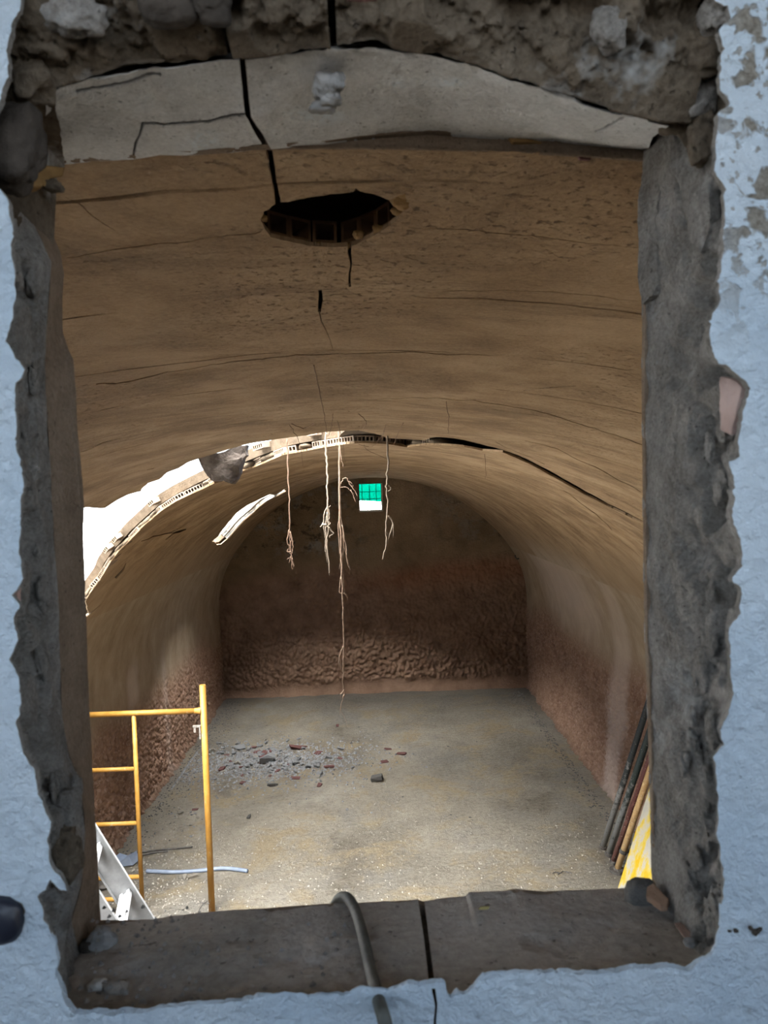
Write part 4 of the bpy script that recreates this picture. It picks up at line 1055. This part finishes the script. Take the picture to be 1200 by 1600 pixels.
# welded collar at the corner and lock pin
o = child('weld_collar', mesh('weld_collar', *tube([(fx - 0.07, YS, zb), (fx - 0.045, YS, zb), (fx - 0.02, YS, zb)], [0.0215, 0.024, 0.029], 12)), MAT['yellow'], sc)
zl = on_y(310, 1140, YS)[2]
V, F = join([box((fx - 0.055, YS - 0.01, zl + 0.03), [(1,0,0),(0,1,0),(0,0,1)], (0.03, 0.012, 0.006)), box((fx - 0.07, YS - 0.01, zl + 0.005), [(1,0,0),(0,1,0),(0,0,1)], (0.008, 0.010, 0.022)), box((fx - 0.031, YS - 0.01, zl - 0.02), [(1,0,0),(0,1,0),(0,0,1)], (0.006, 0.010, 0.05))])
tag(child('lock_pin', mesh('lock_pin', V, F), MAT['steel'], sc), 'dull steel lock pin')

# ================================================================== ALUMINIUM LADDER
YL = 3.42
A0 = on_y(150, 1322, YL); A1 = on_y(214, 1424, YL)      # centre line of the far rail
dr = A1 - A0; dr /= np.linalg.norm(dr)
foot = A0 + dr * ((0.0 - A0[2]) / dr[2]); topp = A0 - dr * 1.55
D = np.array([0.10, -0.40, 0.0])
nr = np.cross(dr, D); nr /= np.linalg.norm(nr)
if nr[2] < 0: nr = -nr
lad = empty('ladder', tuple(foot)); tag(lad, 'leaning aluminium ladder with flat rungs below the scaffold frame', 'ladder')
Dn = D / np.linalg.norm(D)
for k in (0, 1):
    a, b = foot + D * k, topp + D * k; c = (a + b) / 2; L = np.linalg.norm(b - a) / 2
    w = 0.050
    V, F = join([box(c, [dr, nr, Dn], (L, w, 0.0025)), box(c + nr * w + Dn * (0.009 if k == 0 else -0.009), [dr, nr, Dn], (L, 0.0025, 0.011)), box(c - nr * w + Dn * (0.009 if k == 0 else -0.009), [dr, nr, Dn], (L, 0.0025, 0.011))])
    child('rail', mesh('rail', V, F), MAT['alu'], lad)
base = on_y(196, 1396, YL); s0 = (base - foot).dot(-dr)
for k in range(-5, 9):
    s_ = s0 + 0.27 * k
    if s_ < 0.1 or s_ > np.linalg.norm(topp - foot) - 0.05: continue
    a = foot - dr * s_
    V, F = join([box(a + D * 0.5 + nr * dn - dr * dd, [Dn, nr, dr], (0.20, 0.008, 0.013)) for dn, dd in ((0.020, 0.0), (-0.016, 0.0))] + [box(a + D * 0.5, [Dn, nr, dr], (0.20, 0.026, 0.004))])
    child('rung', mesh('rung', V, F), MAT['alu_bright'], lad)

# ================================================================== POLES AND BOARD AT THE RIGHT WALL
def pole(b, u, ext, r, mat, label, base=False):
    p0 = on_z(*b); p0[2] = floor_z(p0[0], p0[1]) + 0.01
    sl = (u[0] - b[0]) / (u[1] - b[1]); T = (ext, b[1] + (ext - b[0]) / sl)
    p1 = on_x(T[0], T[1], HW - 0.11)
    root = empty('pole', tuple(p0)); tag(root, label, 'pole')
    d = p1 - p0; d /= np.linalg.norm(d)
    tube_child('shaft', p0, p1, r, mat, root, 14)
    V, F = tube([p0 - d * 0.004, p0 + d * 0.02, p0 + d * 0.024], [r * 1.28, r * 1.28, r], 14)
    child('end_collar', mesh('end_collar', V, F), MAT['rod'], root)
    if base:
        V, F = tube([p0 + np.array([0, 0, -0.008]), p0 + np.array([0, 0, 0.012])], 0.062, 16)
        child('base_plate', mesh('base_plate', V, F), MAT['rod'], root)
        V, F = tube([p0 + d * 0.17, p0 + d * 0.20], r * 1.22, 14)
        child('pin_collar', mesh('pin_collar', V, F), MAT['rod'], root)
pole((942,1327), (987,1183), 1040, 0.026, MAT['pole_grey'], 'dark cement splashed pole at the right wall, farthest from the yellow board')
pole((951,1338), (1002,1184), 1040, 0.027, MAT['pole_green'], 'dark green grey pole, second from the wall side of the leaning four')
pole((957.5,1350), (1010,1200), 1044, 0.022, MAT['pole_red'], 'dark red pole leaning between the grey green and tan poles')
pole((964,1362), (1012,1216), 1044, 0.026, MAT['pole_tan'], 'tan pole with a dark collar, nearest to the yellow board', True)
# short bits in the shadow behind the tan pole
for i, (px, py) in enumerate([(977,1332), (972,1350), (970,1364), (968,1312)]):
    p = on_z(px, py)
    o = link('pipe_coupler', mesh('pipe_coupler', *tube([(0, -0.035, 0.018), (0, -0.03, 0.018), (0, 0.03, 0.018), (0, 0.035, 0.018)], [0.014, 0.018, 0.018, 0.014], 10)), MAT['rod'])
    o.location = (p[0], p[1], floor_z(p[0], p[1])); o.rotation_euler = (0, 0, 0.5 + i * 0.7)
    tag(o, 'small dark pipe coupler lying behind the tan pole', 'coupler', 'couplers behind the poles')
# yellow board
b0 = on_z(965, 1398); b0[2] = floor_z(b0[0], b0[1]) + 0.005
sl = (1014 - 968) / (1240 - 1386); b1 = on_x(1050, 1386 + (1050 - 968) / sl, HW - 0.07)
ax = b1 - b0; L = np.linalg.norm(ax); ax /= L
wd = np.array([0.05, -1.0, 0.0]); wd -= wd.dot(ax) * ax; wd /= np.linalg.norm(wd); nn = np.cross(ax, wd)
V, F = box(b0 + ax * L / 2 + wd * 0.25, [ax, wd, nn], (L / 2, 0.25, 0.0135))
bm = bmesh.new(); vs = [bm.verts.new(tuple(v)) for v in V]
for f in F: bm.faces.new([vs[i] for i in f])
bmesh.ops.bevel(bm, geom=list(bm.edges), offset=0.003, segments=2, affect='EDGES')
o = recenter(link('formwork_board', bm_mesh('formwork_board', bm), MAT['board'])); tag(o, 'worn yellow formwork board leaning at the right wall', 'board')

# ================================================================== THINGS ON THE FLOOR
def floor_path(px, h=0.0):
    out = []
    for p in px:
        q = on_z(*p); q[2] = floor_z(q[0], q[1]) + h; out.append(q)
    return np.array(out)
V, F = tube(spline(floor_path([(229,1363),(270,1364),(310,1362),(350,1359),(387,1364)], 0.017), 8), 0.0165, 12)
o = recenter(link('conduit_pipe', mesh('conduit_pipe', V, F), MAT['pipe'], None, True)); tag(o, 'blue grey plastic pipe lying on the floor beside the scaffold post', 'pipe')
V, F = tube(spline(floor_path([(204,1335),(240,1330),(270,1327),(301,1324)], 0.012), 5), 0.008, 8)
o = recenter(link('iron_rod', mesh('iron_rod', V, F), MAT['rod'], None, True)); tag(o, 'longer dark iron rod on the floor behind the scaffold frame', 'rod')
V, F = tube(spline(floor_path([(222,1337),(245,1333),(262,1331)], 0.012), 5), 0.008, 8)
o = recenter(link('iron_rod', mesh('iron_rod', V, F), MAT['rod'], None, True)); tag(o, 'shorter dark iron rod just below the longer one', 'rod')
# scrap of plastic beside the ladder
q = on_z(188, 1350); q[2] = floor_z(q[0], q[1])
V, F = [], []
prof = [(-0.16, 0.01), (-0.05, 0.085), (0.02, 0.06), (0.10, 0.10), (0.13, 0.02), (0.06, 0.015), (-0.02, 0.01)]
for k, y in enumerate((-0.05, 0.05)):
    for x, z in prof: V.append((x + 0.03 * k, y, z - 0.008))
m = len(prof); F = [tuple(range(m)), tuple(range(m, 2*m))[::-1]] + [(i, (i+1) % m, m + (i+1) % m, m + i) for i in range(m)]
o = link('plastic_scrap', mesh('plastic_scrap', V, F), MAT['pipe']); o.location = tuple(q); tag(o, 'blue grey plastic scrap on the floor behind the ladder', 'scrap')
q = on_z(160, 1387); q[2] = floor_z(q[0], q[1])
o = link('rubber_pad', lump('rubber_pad', (0, 0, 0.02), 0.06, 200, 0.2, 3, (1, 1, 0.35)), MAT['rod']); o.location = tuple(q); tag(o, 'small black pad on the floor under the ladder', 'pad')
q = on_z(316, 1413)
V, F = join([tube([on_y(*p, 5.3) for p in ((310,1424),(314,1417),(318,1411),(327,1412))], 0.004, 6), tube([on_y(*p, 5.3) for p in ((312,1410),(318,1411),(324,1408))], 0.0045, 6), tube([on_y(*p, 5.3) for p in ((309,1436),(310,1424))], 0.004, 6)])
o = recenter(link('wire_scrap', mesh('wire_scrap', V, F), MAT['rod'])); tag(o, 'bent dark wire beside the foot of the yellow post', 'wire')

# rubble
def chunk(name, seed, flat, n=16, ang=False):
    rg = np.random.default_rng(seed)
    if ang:
        P = np.array([(a, b, c) for a in (-1, 1) for b in (-1, 1) for c in (0, 1)], float) + rg.uniform(-.28, .28, (8, 3))
        P *= np.array([1, 0.62, flat])
    else:
        P = rg.normal(size=(n, 3)); P /= np.linalg.norm(P, axis=1, keepdims=True); P *= np.array([1, 0.75, flat]) * rg.uniform(0.75, 1.1, (n, 1))
    P[:, 2] -= P[:, 2].min()
    return hull(name, P)
KIND = {'grey': [chunk('rubble_chunk', 300 + i, 0.32 + 0.06 * (i % 4)) for i in range(7)],
        'pale': [chunk('rubble_chunk', 330 + i, 0.35 + 0.06 * (i % 3)) for i in range(4)],
        'dark': [chunk('rubble_chunk', 350 + i, 0.55 + 0.1 * (i % 2), ang=True) for i in range(3)],
        'red': [chunk('brick_shard', 370 + i, 0.28 + 0.05 * (i % 3), ang=True) for i in range(5)]}
for k_, m_ in (('grey', 'grey_stone'), ('pale', 'pale_stone'), ('dark', 'dark_rubble'), ('red', 'red_brick')):
    for me in KIND[k_]: me.materials.append(MAT[m_])
def put(kind, px, py, wpx, label, cat, group=None, rot=None, var=None):
    p = on_z(px, py); s_ = wpx * 0.5 * p[1] / FPX
    me = KIND[kind][(var if var is not None else random.randrange(99)) % len(KIND[kind])]
    o = link('brick_shard' if kind == 'red' else 'rubble_chunk', me, None)
    o.location = (p[0], p[1], floor_z(p[0], p[1]) - 0.004); o.scale = (s_, s_ * random.uniform(0.8, 1.25), s_ * random.uniform(0.8, 1.3))
    o.rotation_euler = (random.uniform(-.15, .15), random.uniform(-.15, .15), rot if rot is not None else random.uniform(0, 6.28))
    tag(o, label, cat, group); return o
put('red', 465, 1169, 24, 'largest dark red brick piece at the back of the debris patch', 'brick', rot=0.1, var=0)
put('red', 347, 1203, 12, 'red brick lump on the left side of the debris patch', 'brick', var=1)
put('red', 413, 1177, 12, 'red brick piece behind the big grey slab in the debris', 'brick', var=2)
put('red', 461, 1217, 14, 'dusky red flat brick piece at the front edge of the debris patch', 'brick', rot=0.0, var=3)
put('red', 499, 1228, 10, 'red brick bit standing alone in front of the debris patch', 'brick', var=4)
put('red', 514, 1199, 15, 'reddish brown brick bar right of the debris patch', 'brick', rot=0.2, var=3)
put('red', 497, 1177, 12, 'orange red brick bit right of the largest red piece', 'brick', var=1)
put('red', 606, 1170, 11, 'thin ring-like red brick chip, backmost on the open floor', 'brick', rot=0.1, var=3)
put('red', 628, 1178, 13, 'three-cornered red brick chip, rightmost on the open floor', 'brick', rot=-0.4, var=2)
put('red', 601, 1190, 11, 'very dark red brick cube on the open floor', 'brick', rot=0.3, var=4)
put('red', 527, 1134, 8, 'small red chip below the tip of the longest root', 'brick', var=1)
put('dark', 589, 1219, 19, 'dark grey oblong block alone in the middle of the floor', 'rubble', rot=0.05, var=1)
put('grey', 417, 1191, 34, 'big grey slanting slab in the middle of the debris patch', 'rubble', rot=0.9, var=2)
put('grey', 532, 1171, 14, 'rounded grey stone at the right end of the debris', 'rubble', var=1)
put('grey', 525, 1181, 9, 'small grey stone in front of the rounded grey one', 'rubble', var=4)
put('grey', 461, 1194, 14, 'rounded grey stone right of the big slanting slab', 'rubble', var=3)
put('grey', 375, 1169, 24, 'flat grey slab at the back left of the debris', 'rubble', rot=0.0, var=0)
put('grey', 343, 1178, 16, 'flat grey slab at the left end of the debris', 'rubble', rot=0.2, var=5)
put('grey', 500, 1211, 15, 'dark grey flat stone at the right front of the debris', 'rubble', rot=0.2, var=6)
put('dark', 425, 1228, 14, 'dark lumpy stone at the front of the debris patch', 'rubble', var=0)
put('grey', 551, 1200, 9, 'lone grey pebble right of the debris patch', 'rubble', var=4)
put('grey', 542, 1266, 8, 'lone grey pebble on the floor in front of the debris', 'rubble', var=3)
put('dark', 389, 1278, 9, 'lone dark pebble just right of the yellow post', 'rubble', var=2)
put('pale', 303, 1369, 24, 'white broken plaster bit in front of the blue grey pipe', 'plaster', var=0)
put('pale', 288, 1371, 16, 'grey white bit touching the broken plaster by the pipe', 'plaster', var=2)
put('red', 305, 1265, 9, 'dark reddish lump just left of the yellow post', 'brick', var=0)
put('pale', 283, 1271, 13, 'pale chip pile piece left of the yellow post', 'rubble', var=1)
put('pale', 283, 1292, 11, 'flat pale chip in front of the pale pile piece', 'rubble', rot=0.0, var=3)
taken = []
rr = np.random.default_rng(5)
for i in range(190):
    px = 405 + rr.normal() * 52; py = 1188 + rr.normal() * 15
    if px > 560 or px < 332 or py < 1150: continue
    kind = 'red' if rr.random() < 0.08 else ('pale' if rr.random() < 0.12 else 'grey')
    where = ('left end', 'middle', 'right end')[(px > 380) + (px > 440)]; side = 'back' if py < 1184 else 'front'
    sz = rr.uniform(5, 12.5); size = 'small' if sz < 8 else 'flat'
    nm_ = {'red': 'red brick chip', 'grey': 'grey mortar chip', 'pale': 'pale mortar chip'}[kind]
    put(kind, px, py, sz, '%s %s at the %s %s of the debris patch' % (size, nm_, side, where), 'brick' if kind == 'red' else 'rubble', '%s %ss at the %s %s of the debris' % (size, nm_, side, where))
for i in range(34):
    px = rr.uniform(225, 318); py = 1268 + rr.normal() * 28
    q = on_z(px, py)
    if q[0] < -HW + 0.2 or abs(px - 302) < 14 and abs(py - 1367) < 12: continue
    put('grey' if rr.random() < 0.5 else 'pale', px, py, rr.uniform(4, 8), 'small mortar chip scattered left of the yellow post', 'rubble', 'chips left of the yellow post')
for i in range(26):
    px = rr.uniform(520, 760); py = rr.uniform(1125, 1300)
    put('dark' if rr.random() < 0.5 else 'grey', px, py, rr.uniform(2.5, 4.5), 'tiny pebble scattered over the open floor', 'rubble', 'pebbles on the open floor')
# uncountable grit
def scatter(name, n, fn, smin, smax, mat, label, z0=0.0):
    V, F = [], []
    for i in range(n):
        x, y = fn(); s_ = random.uniform(smin, smax); z = floor_z(x, y); a = random.uniform(0, 6.28); k = len(V)
        P = [(math.cos(a + t) * s_ * random.uniform(.6, 1.2), math.sin(a + t) * s_ * random.uniform(.6, 1.2), -0.002) for t in (0, 1.57, 3.14, 4.71)]
        V += [(x + p[0], y + p[1], z + p[2]) for p in P] + [(x + random.uniform(-.4, .4) * s_, y + random.uniform(-.4, .4) * s_, z + s_ * random.uniform(.4, .9))]
        F += [(k, k+1, k+4), (k+1, k+2, k+4), (k+2, k+3, k+4), (k+3, k, k+4)]
    o = link(name, mesh(name, V, F), mat); tag(o, label, 'gravel', None, 'stuff'); return o
dc = DP[0]
scatter('gravel', 3500, lambda: (max(-2.3, dc[0] + random.gauss(0, 0.6)), dc[1] + random.gauss(0, 0.35)), 0.007, 0.026, MAT['grey_stone'], 'fine grey grit filling the debris patch')
def edge_l():
    y = random.uniform(5, 11.2); return (-HW + 0.12 + abs(random.gauss(0, 0.16)), y)
scatter('gravel', 900, edge_l, 0.005, 0.018, MAT['dark_rubble'], 'dark grit along the foot of the left wall')
def edge_r():
    y = random.uniform(5, 11.2); return (HW - 0.2 - abs(random.gauss(0, 0.07)), y)
scatter('gravel', 700, edge_r, 0.006, 0.02, MAT['dark_rubble'], 'dark grit along the foot of the right wall')
scatter('gravel', 3200, lambda: (random.uniform(-2.2, 2.1) if random.random() < 0.6 else -2.2 + abs(random.gauss(0, 0.5)), 5.3 + abs(random.gauss(0, 1.5))), 0.004, 0.014, MAT['pale_stone'], 'pale grit scattered over the near floor')
# twigs on the floor near the poles
V, F = join([tube(floor_path(p, 0.006), 0.004, 5) for p in ([(863,1366),(870,1364),(878,1366)], [(872,1368),(880,1362),(888,1365)], [(884,1362),(894,1366)], [(866,1362),(873,1367)])])
o = recenter(link('twig_litter', mesh('twig_litter', V, F), MAT['rod'])); tag(o, 'little dark twigs on the floor left of the poles', 'twigs')

# ================================================================== HANGING ROOTS
def wiggle(px, amp, n=6, seed=0):
    P = spline(np.array([(x, y, 0) for x, y in px], float), n); rg = np.random.default_rng(seed)
    P[1:, 0] += rg.normal(size=len(P) - 1) * amp; return P
def root_thing(label, Y, mat, main, rmain, strands, seed):
    """main: pixel path; strands: list of (path, radius)"""
    W_ = np.array([on_y(p[0], p[1], Y) for p in wiggle(main, 0.55, 6, seed)])
    o = link('hanging_root', mesh('hanging_root', *tube(W_, np.linspace(rmain, rmain * 0.6, len(W_)) * 0.8, 6)), mat, None, True)
    recenter(o); tag(o, label, 'root', None)
    for k, (pth, r) in enumerate(strands):
        Q = np.array([on_y(p[0], p[1], Y + 0.02 * math.sin(k * 2.1) + 0.0 * i) for i, p in enumerate(wiggle(pth, 0.5, 5, seed + k + 1))])
        child('rootlet', mesh('rootlet', *tube(Q, np.linspace(r, r * 0.4, len(Q)) * 0.8, 5)), mat, o, True)
    return o
root_thing('reddish root hanging at the left, frayed into a small tuft', 3.2, MAT['root_mid'], [(449,686),(450,730),(452,780),(452,828),(454,850),(456,888)], 0.0042,
           [([(452,828),(449,846),(455,862),(452,880)], .0035), ([(453,830),(458,850),(456,870),(460,886)], .003), ([(453,832),(456,842),(452,856),(457,875)], .003), ([(455,862),(449,862),(450,858)], .004), ([(454,870),(449,874)], .0025), ([(456,872),(458,882),(457,890)], .0025)], 400)
root_thing('pale knotted root hanging second from the left, with a white knot', 3.15, MAT['root_pale'], [(510,676),(509,700),(511,730),(511,760),(512,795),(509,820),(511,850),(515,899)], 0.0058,
           [([(512,790),(506,806),(507,830),(511,860)], .004), ([(512,795),(515,808),(508,820),(510,845),(508,862)], .004), ([(510,820),(503,820),(501,824)], .006), ([(505,817),(510,823),(515,819),(513,815),(508,817)], .006),
            ([(513,824),(518,830),(521,834),(516,837),(515,840)], .005), ([(511,800),(513,830),(508,850),(512,880)], .0035), ([(512,794),(517,790)], .003)], 420)
root_thing('longest brown root, many-stranded, reaching almost to the floor', 3.1, MAT['root_brown'], [(527,648),(530,690),(530,730),(531,800),(533,860),(534,900),(536,960),(537,1015),(536,1040),(537,1075),(538,1090)], 0.0058,
           [([(530,730),(532,800),(537,840),(535,885),(539,930)], .003), ([(531,795),(529,840),(533,890),(531,915)], .003), ([(534,820),(540,850),(543,880),(549,892)], .0028), ([(536,835),(541,870),(546,880)], .0022),
            ([(533,900),(530,925),(538,927),(544,938)], .003), ([(536,1010),(530,1030),(534,1045),(538,1055)], .0035), ([(537,1012),(539,1035),(536,1055),(540,1075)], .003), ([(538,1050),(549,1057)], .0022), ([(538,1078),(532,1085),(535,1092)], .003),
            ([(538,1085),(532,1105),(535,1115),(540,1125),(543,1136)], .0022), ([(532,1105),(531,1118)], .0022), ([(530,690),(534,720),(537,730)], .0022), ([(534,835),(533,870),(530,890)], .0025), ([(537,1018),(537,1000)], .0025)], 440)
root_thing('dry rootlet spray beside the long brown root, left of the window', 3.12, MAT['root_brown'], [(531,760),(535,750),(541,747),(547,757),(552,764),(559,776)], 0.0028,
           [([(531,762),(540,761),(546,765),(553,772)], .002), ([(545,752),(551,756)], .003), ([(548,765),(554,780),(557,786)], .002), ([(549,760),(553,759)], .002)], 470)
root_thing('thick cream root hanging just right of the window, bent near its end', 3.0, MAT['root_pale'], [(604,656),(605,685),(606,735),(604,760),(606,785),(605,806),(603,828),(604,850),(601,862),(598,874)], 0.006,
           [([(606,806),(613,814),(614,820),(609,835),(605,850)], .0062), ([(605,768),(610,765),(608,758)], .003), ([(614,818),(615,840)], .0022), ([(603,830),(608,838),(605,848),(602,866)], .004), ([(606,735),(608,732)], .004)], 490)
# hair roots creeping on the vault
parts = []
rg = np.random.default_rng(31)
seeds_px = [([(452,658),(465,680),(470,700),(473,726)]), ([(527,652),(536,690),(540,720)]), ([(560,690),(580,694),(594,680),(600,668)]), ([(603,658),(594,690)]), ([(630,655),(615,690)]), ([(568,690),(575,700),(605,715)]), ([(520,640),(518,660),(512,676)]), ([(490,560),(500,610),(507,650),(510,672)]), ([(455,656),(475,664),(492,655)]), ([(560,640),(572,652),(568,664)]), ([(697,620),(701,650),(700,672)]), ([(757,706),(759,730),(758,745)])]
for pth in seeds_px:
    Q = [on_vault(p[0], p[1]) for p in wiggle(pth, 0.6, 5, int(rg.integers(999)))]
    Q = [q_ - np.array([0, 0, 0.012]) for q_ in Q]
    parts.append(tube(Q, 0.0010, 5))
V, F = join(parts)
o = recenter(link('hair_roots', mesh('hair_roots', V, F), MAT['fine_root'])); tag(o, 'thin dark hair roots spread on the vault near the break', 'roots', None, 'stuff')

# ================================================================== OUTSIDE
def slab(name, x0, x1, y0, y1, z0, z1, mat, label, cat):
    o = link(name, mesh(name, *box(((x0+x1)/2, (y0+y1)/2, (z0+z1)/2), [(1,0,0),(0,1,0),(0,0,1)], ((x1-x0)/2, (y1-y0)/2, (z1-z0)/2))), mat)
    struct(o, label, cat); return o
slab('ground', -30, -HW - 0.45, -1.0, 40, 1.2, 2.35, MAT['outside_pale'], 'sunlit pale terrace beside the vault', 'ground')
slab('ground', -30, 30, YF + 0.3, 40, 1.2, 2.75, MAT['outside_pale'], 'sunlit pale ground beyond the end wall', 'ground')
slab('ground', -30, 30, -30, YO + 0.02, 0.6, 1.7, MAT['soil'], 'dark soil in front of the white wall', 'ground')
slab('shade_roof', -4.2, 4.2, -2.1, 0.6, 4.65, 4.8, MAT['soil'], 'added overhead slab that keeps sun off the white wall', 'shade_roof')  # added out of view to block direct sun on the white wall
slab('wall_light_block', -5, 5, -0.75, -0.6, 1.6, 3.2, MAT['soil'], 'added low dark wall that shades the lower white wall and sill', 'wall')  # added behind the camera to dim the sill and lower white wall
slab('wall_outer', -HW - 0.5, -HW - 0.3, YI - 0.1, YF + 0.2, -0.1, 2.36, MAT['outside_pale'], 'outer skin of the cistern wall', 'wall')
# leaves beyond the far window
parts = []
rg = np.random.default_rng(77)
for i in range(70):
    c = np.array([rg.uniform(wx0 - 0.05, wx1 + 0.1), YF + rg.uniform(0.3, 0.6), rg.uniform(wz0 + 0.06, zt + 0.06)])
    a = rg.normal(size=3); a /= np.linalg.norm(a); b = np.cross(a, [0.3, 0.5, 0.8]); b /= np.linalg.norm(b); k = rg.uniform(0.012, 0.03)
    parts.append(([c - a*k, c + b*k*0.4, c + a*k, c - b*k*0.4], [(0, 1, 2), (0, 2, 3)]))
for i in range(5):
    x = wx0 + (wx1 - wx0) * (i + 0.5) / 5
    parts.append(tube([(x, YF + 0.45, wz0 - 0.2), (x + 0.02, YF + 0.45, zt)], 0.004, 5))
o = recenter(link('shrub', mesh('shrub', *join(parts)), MAT['shrub'])); tag(o, 'pale green shrub seen through the small window', 'shrub')
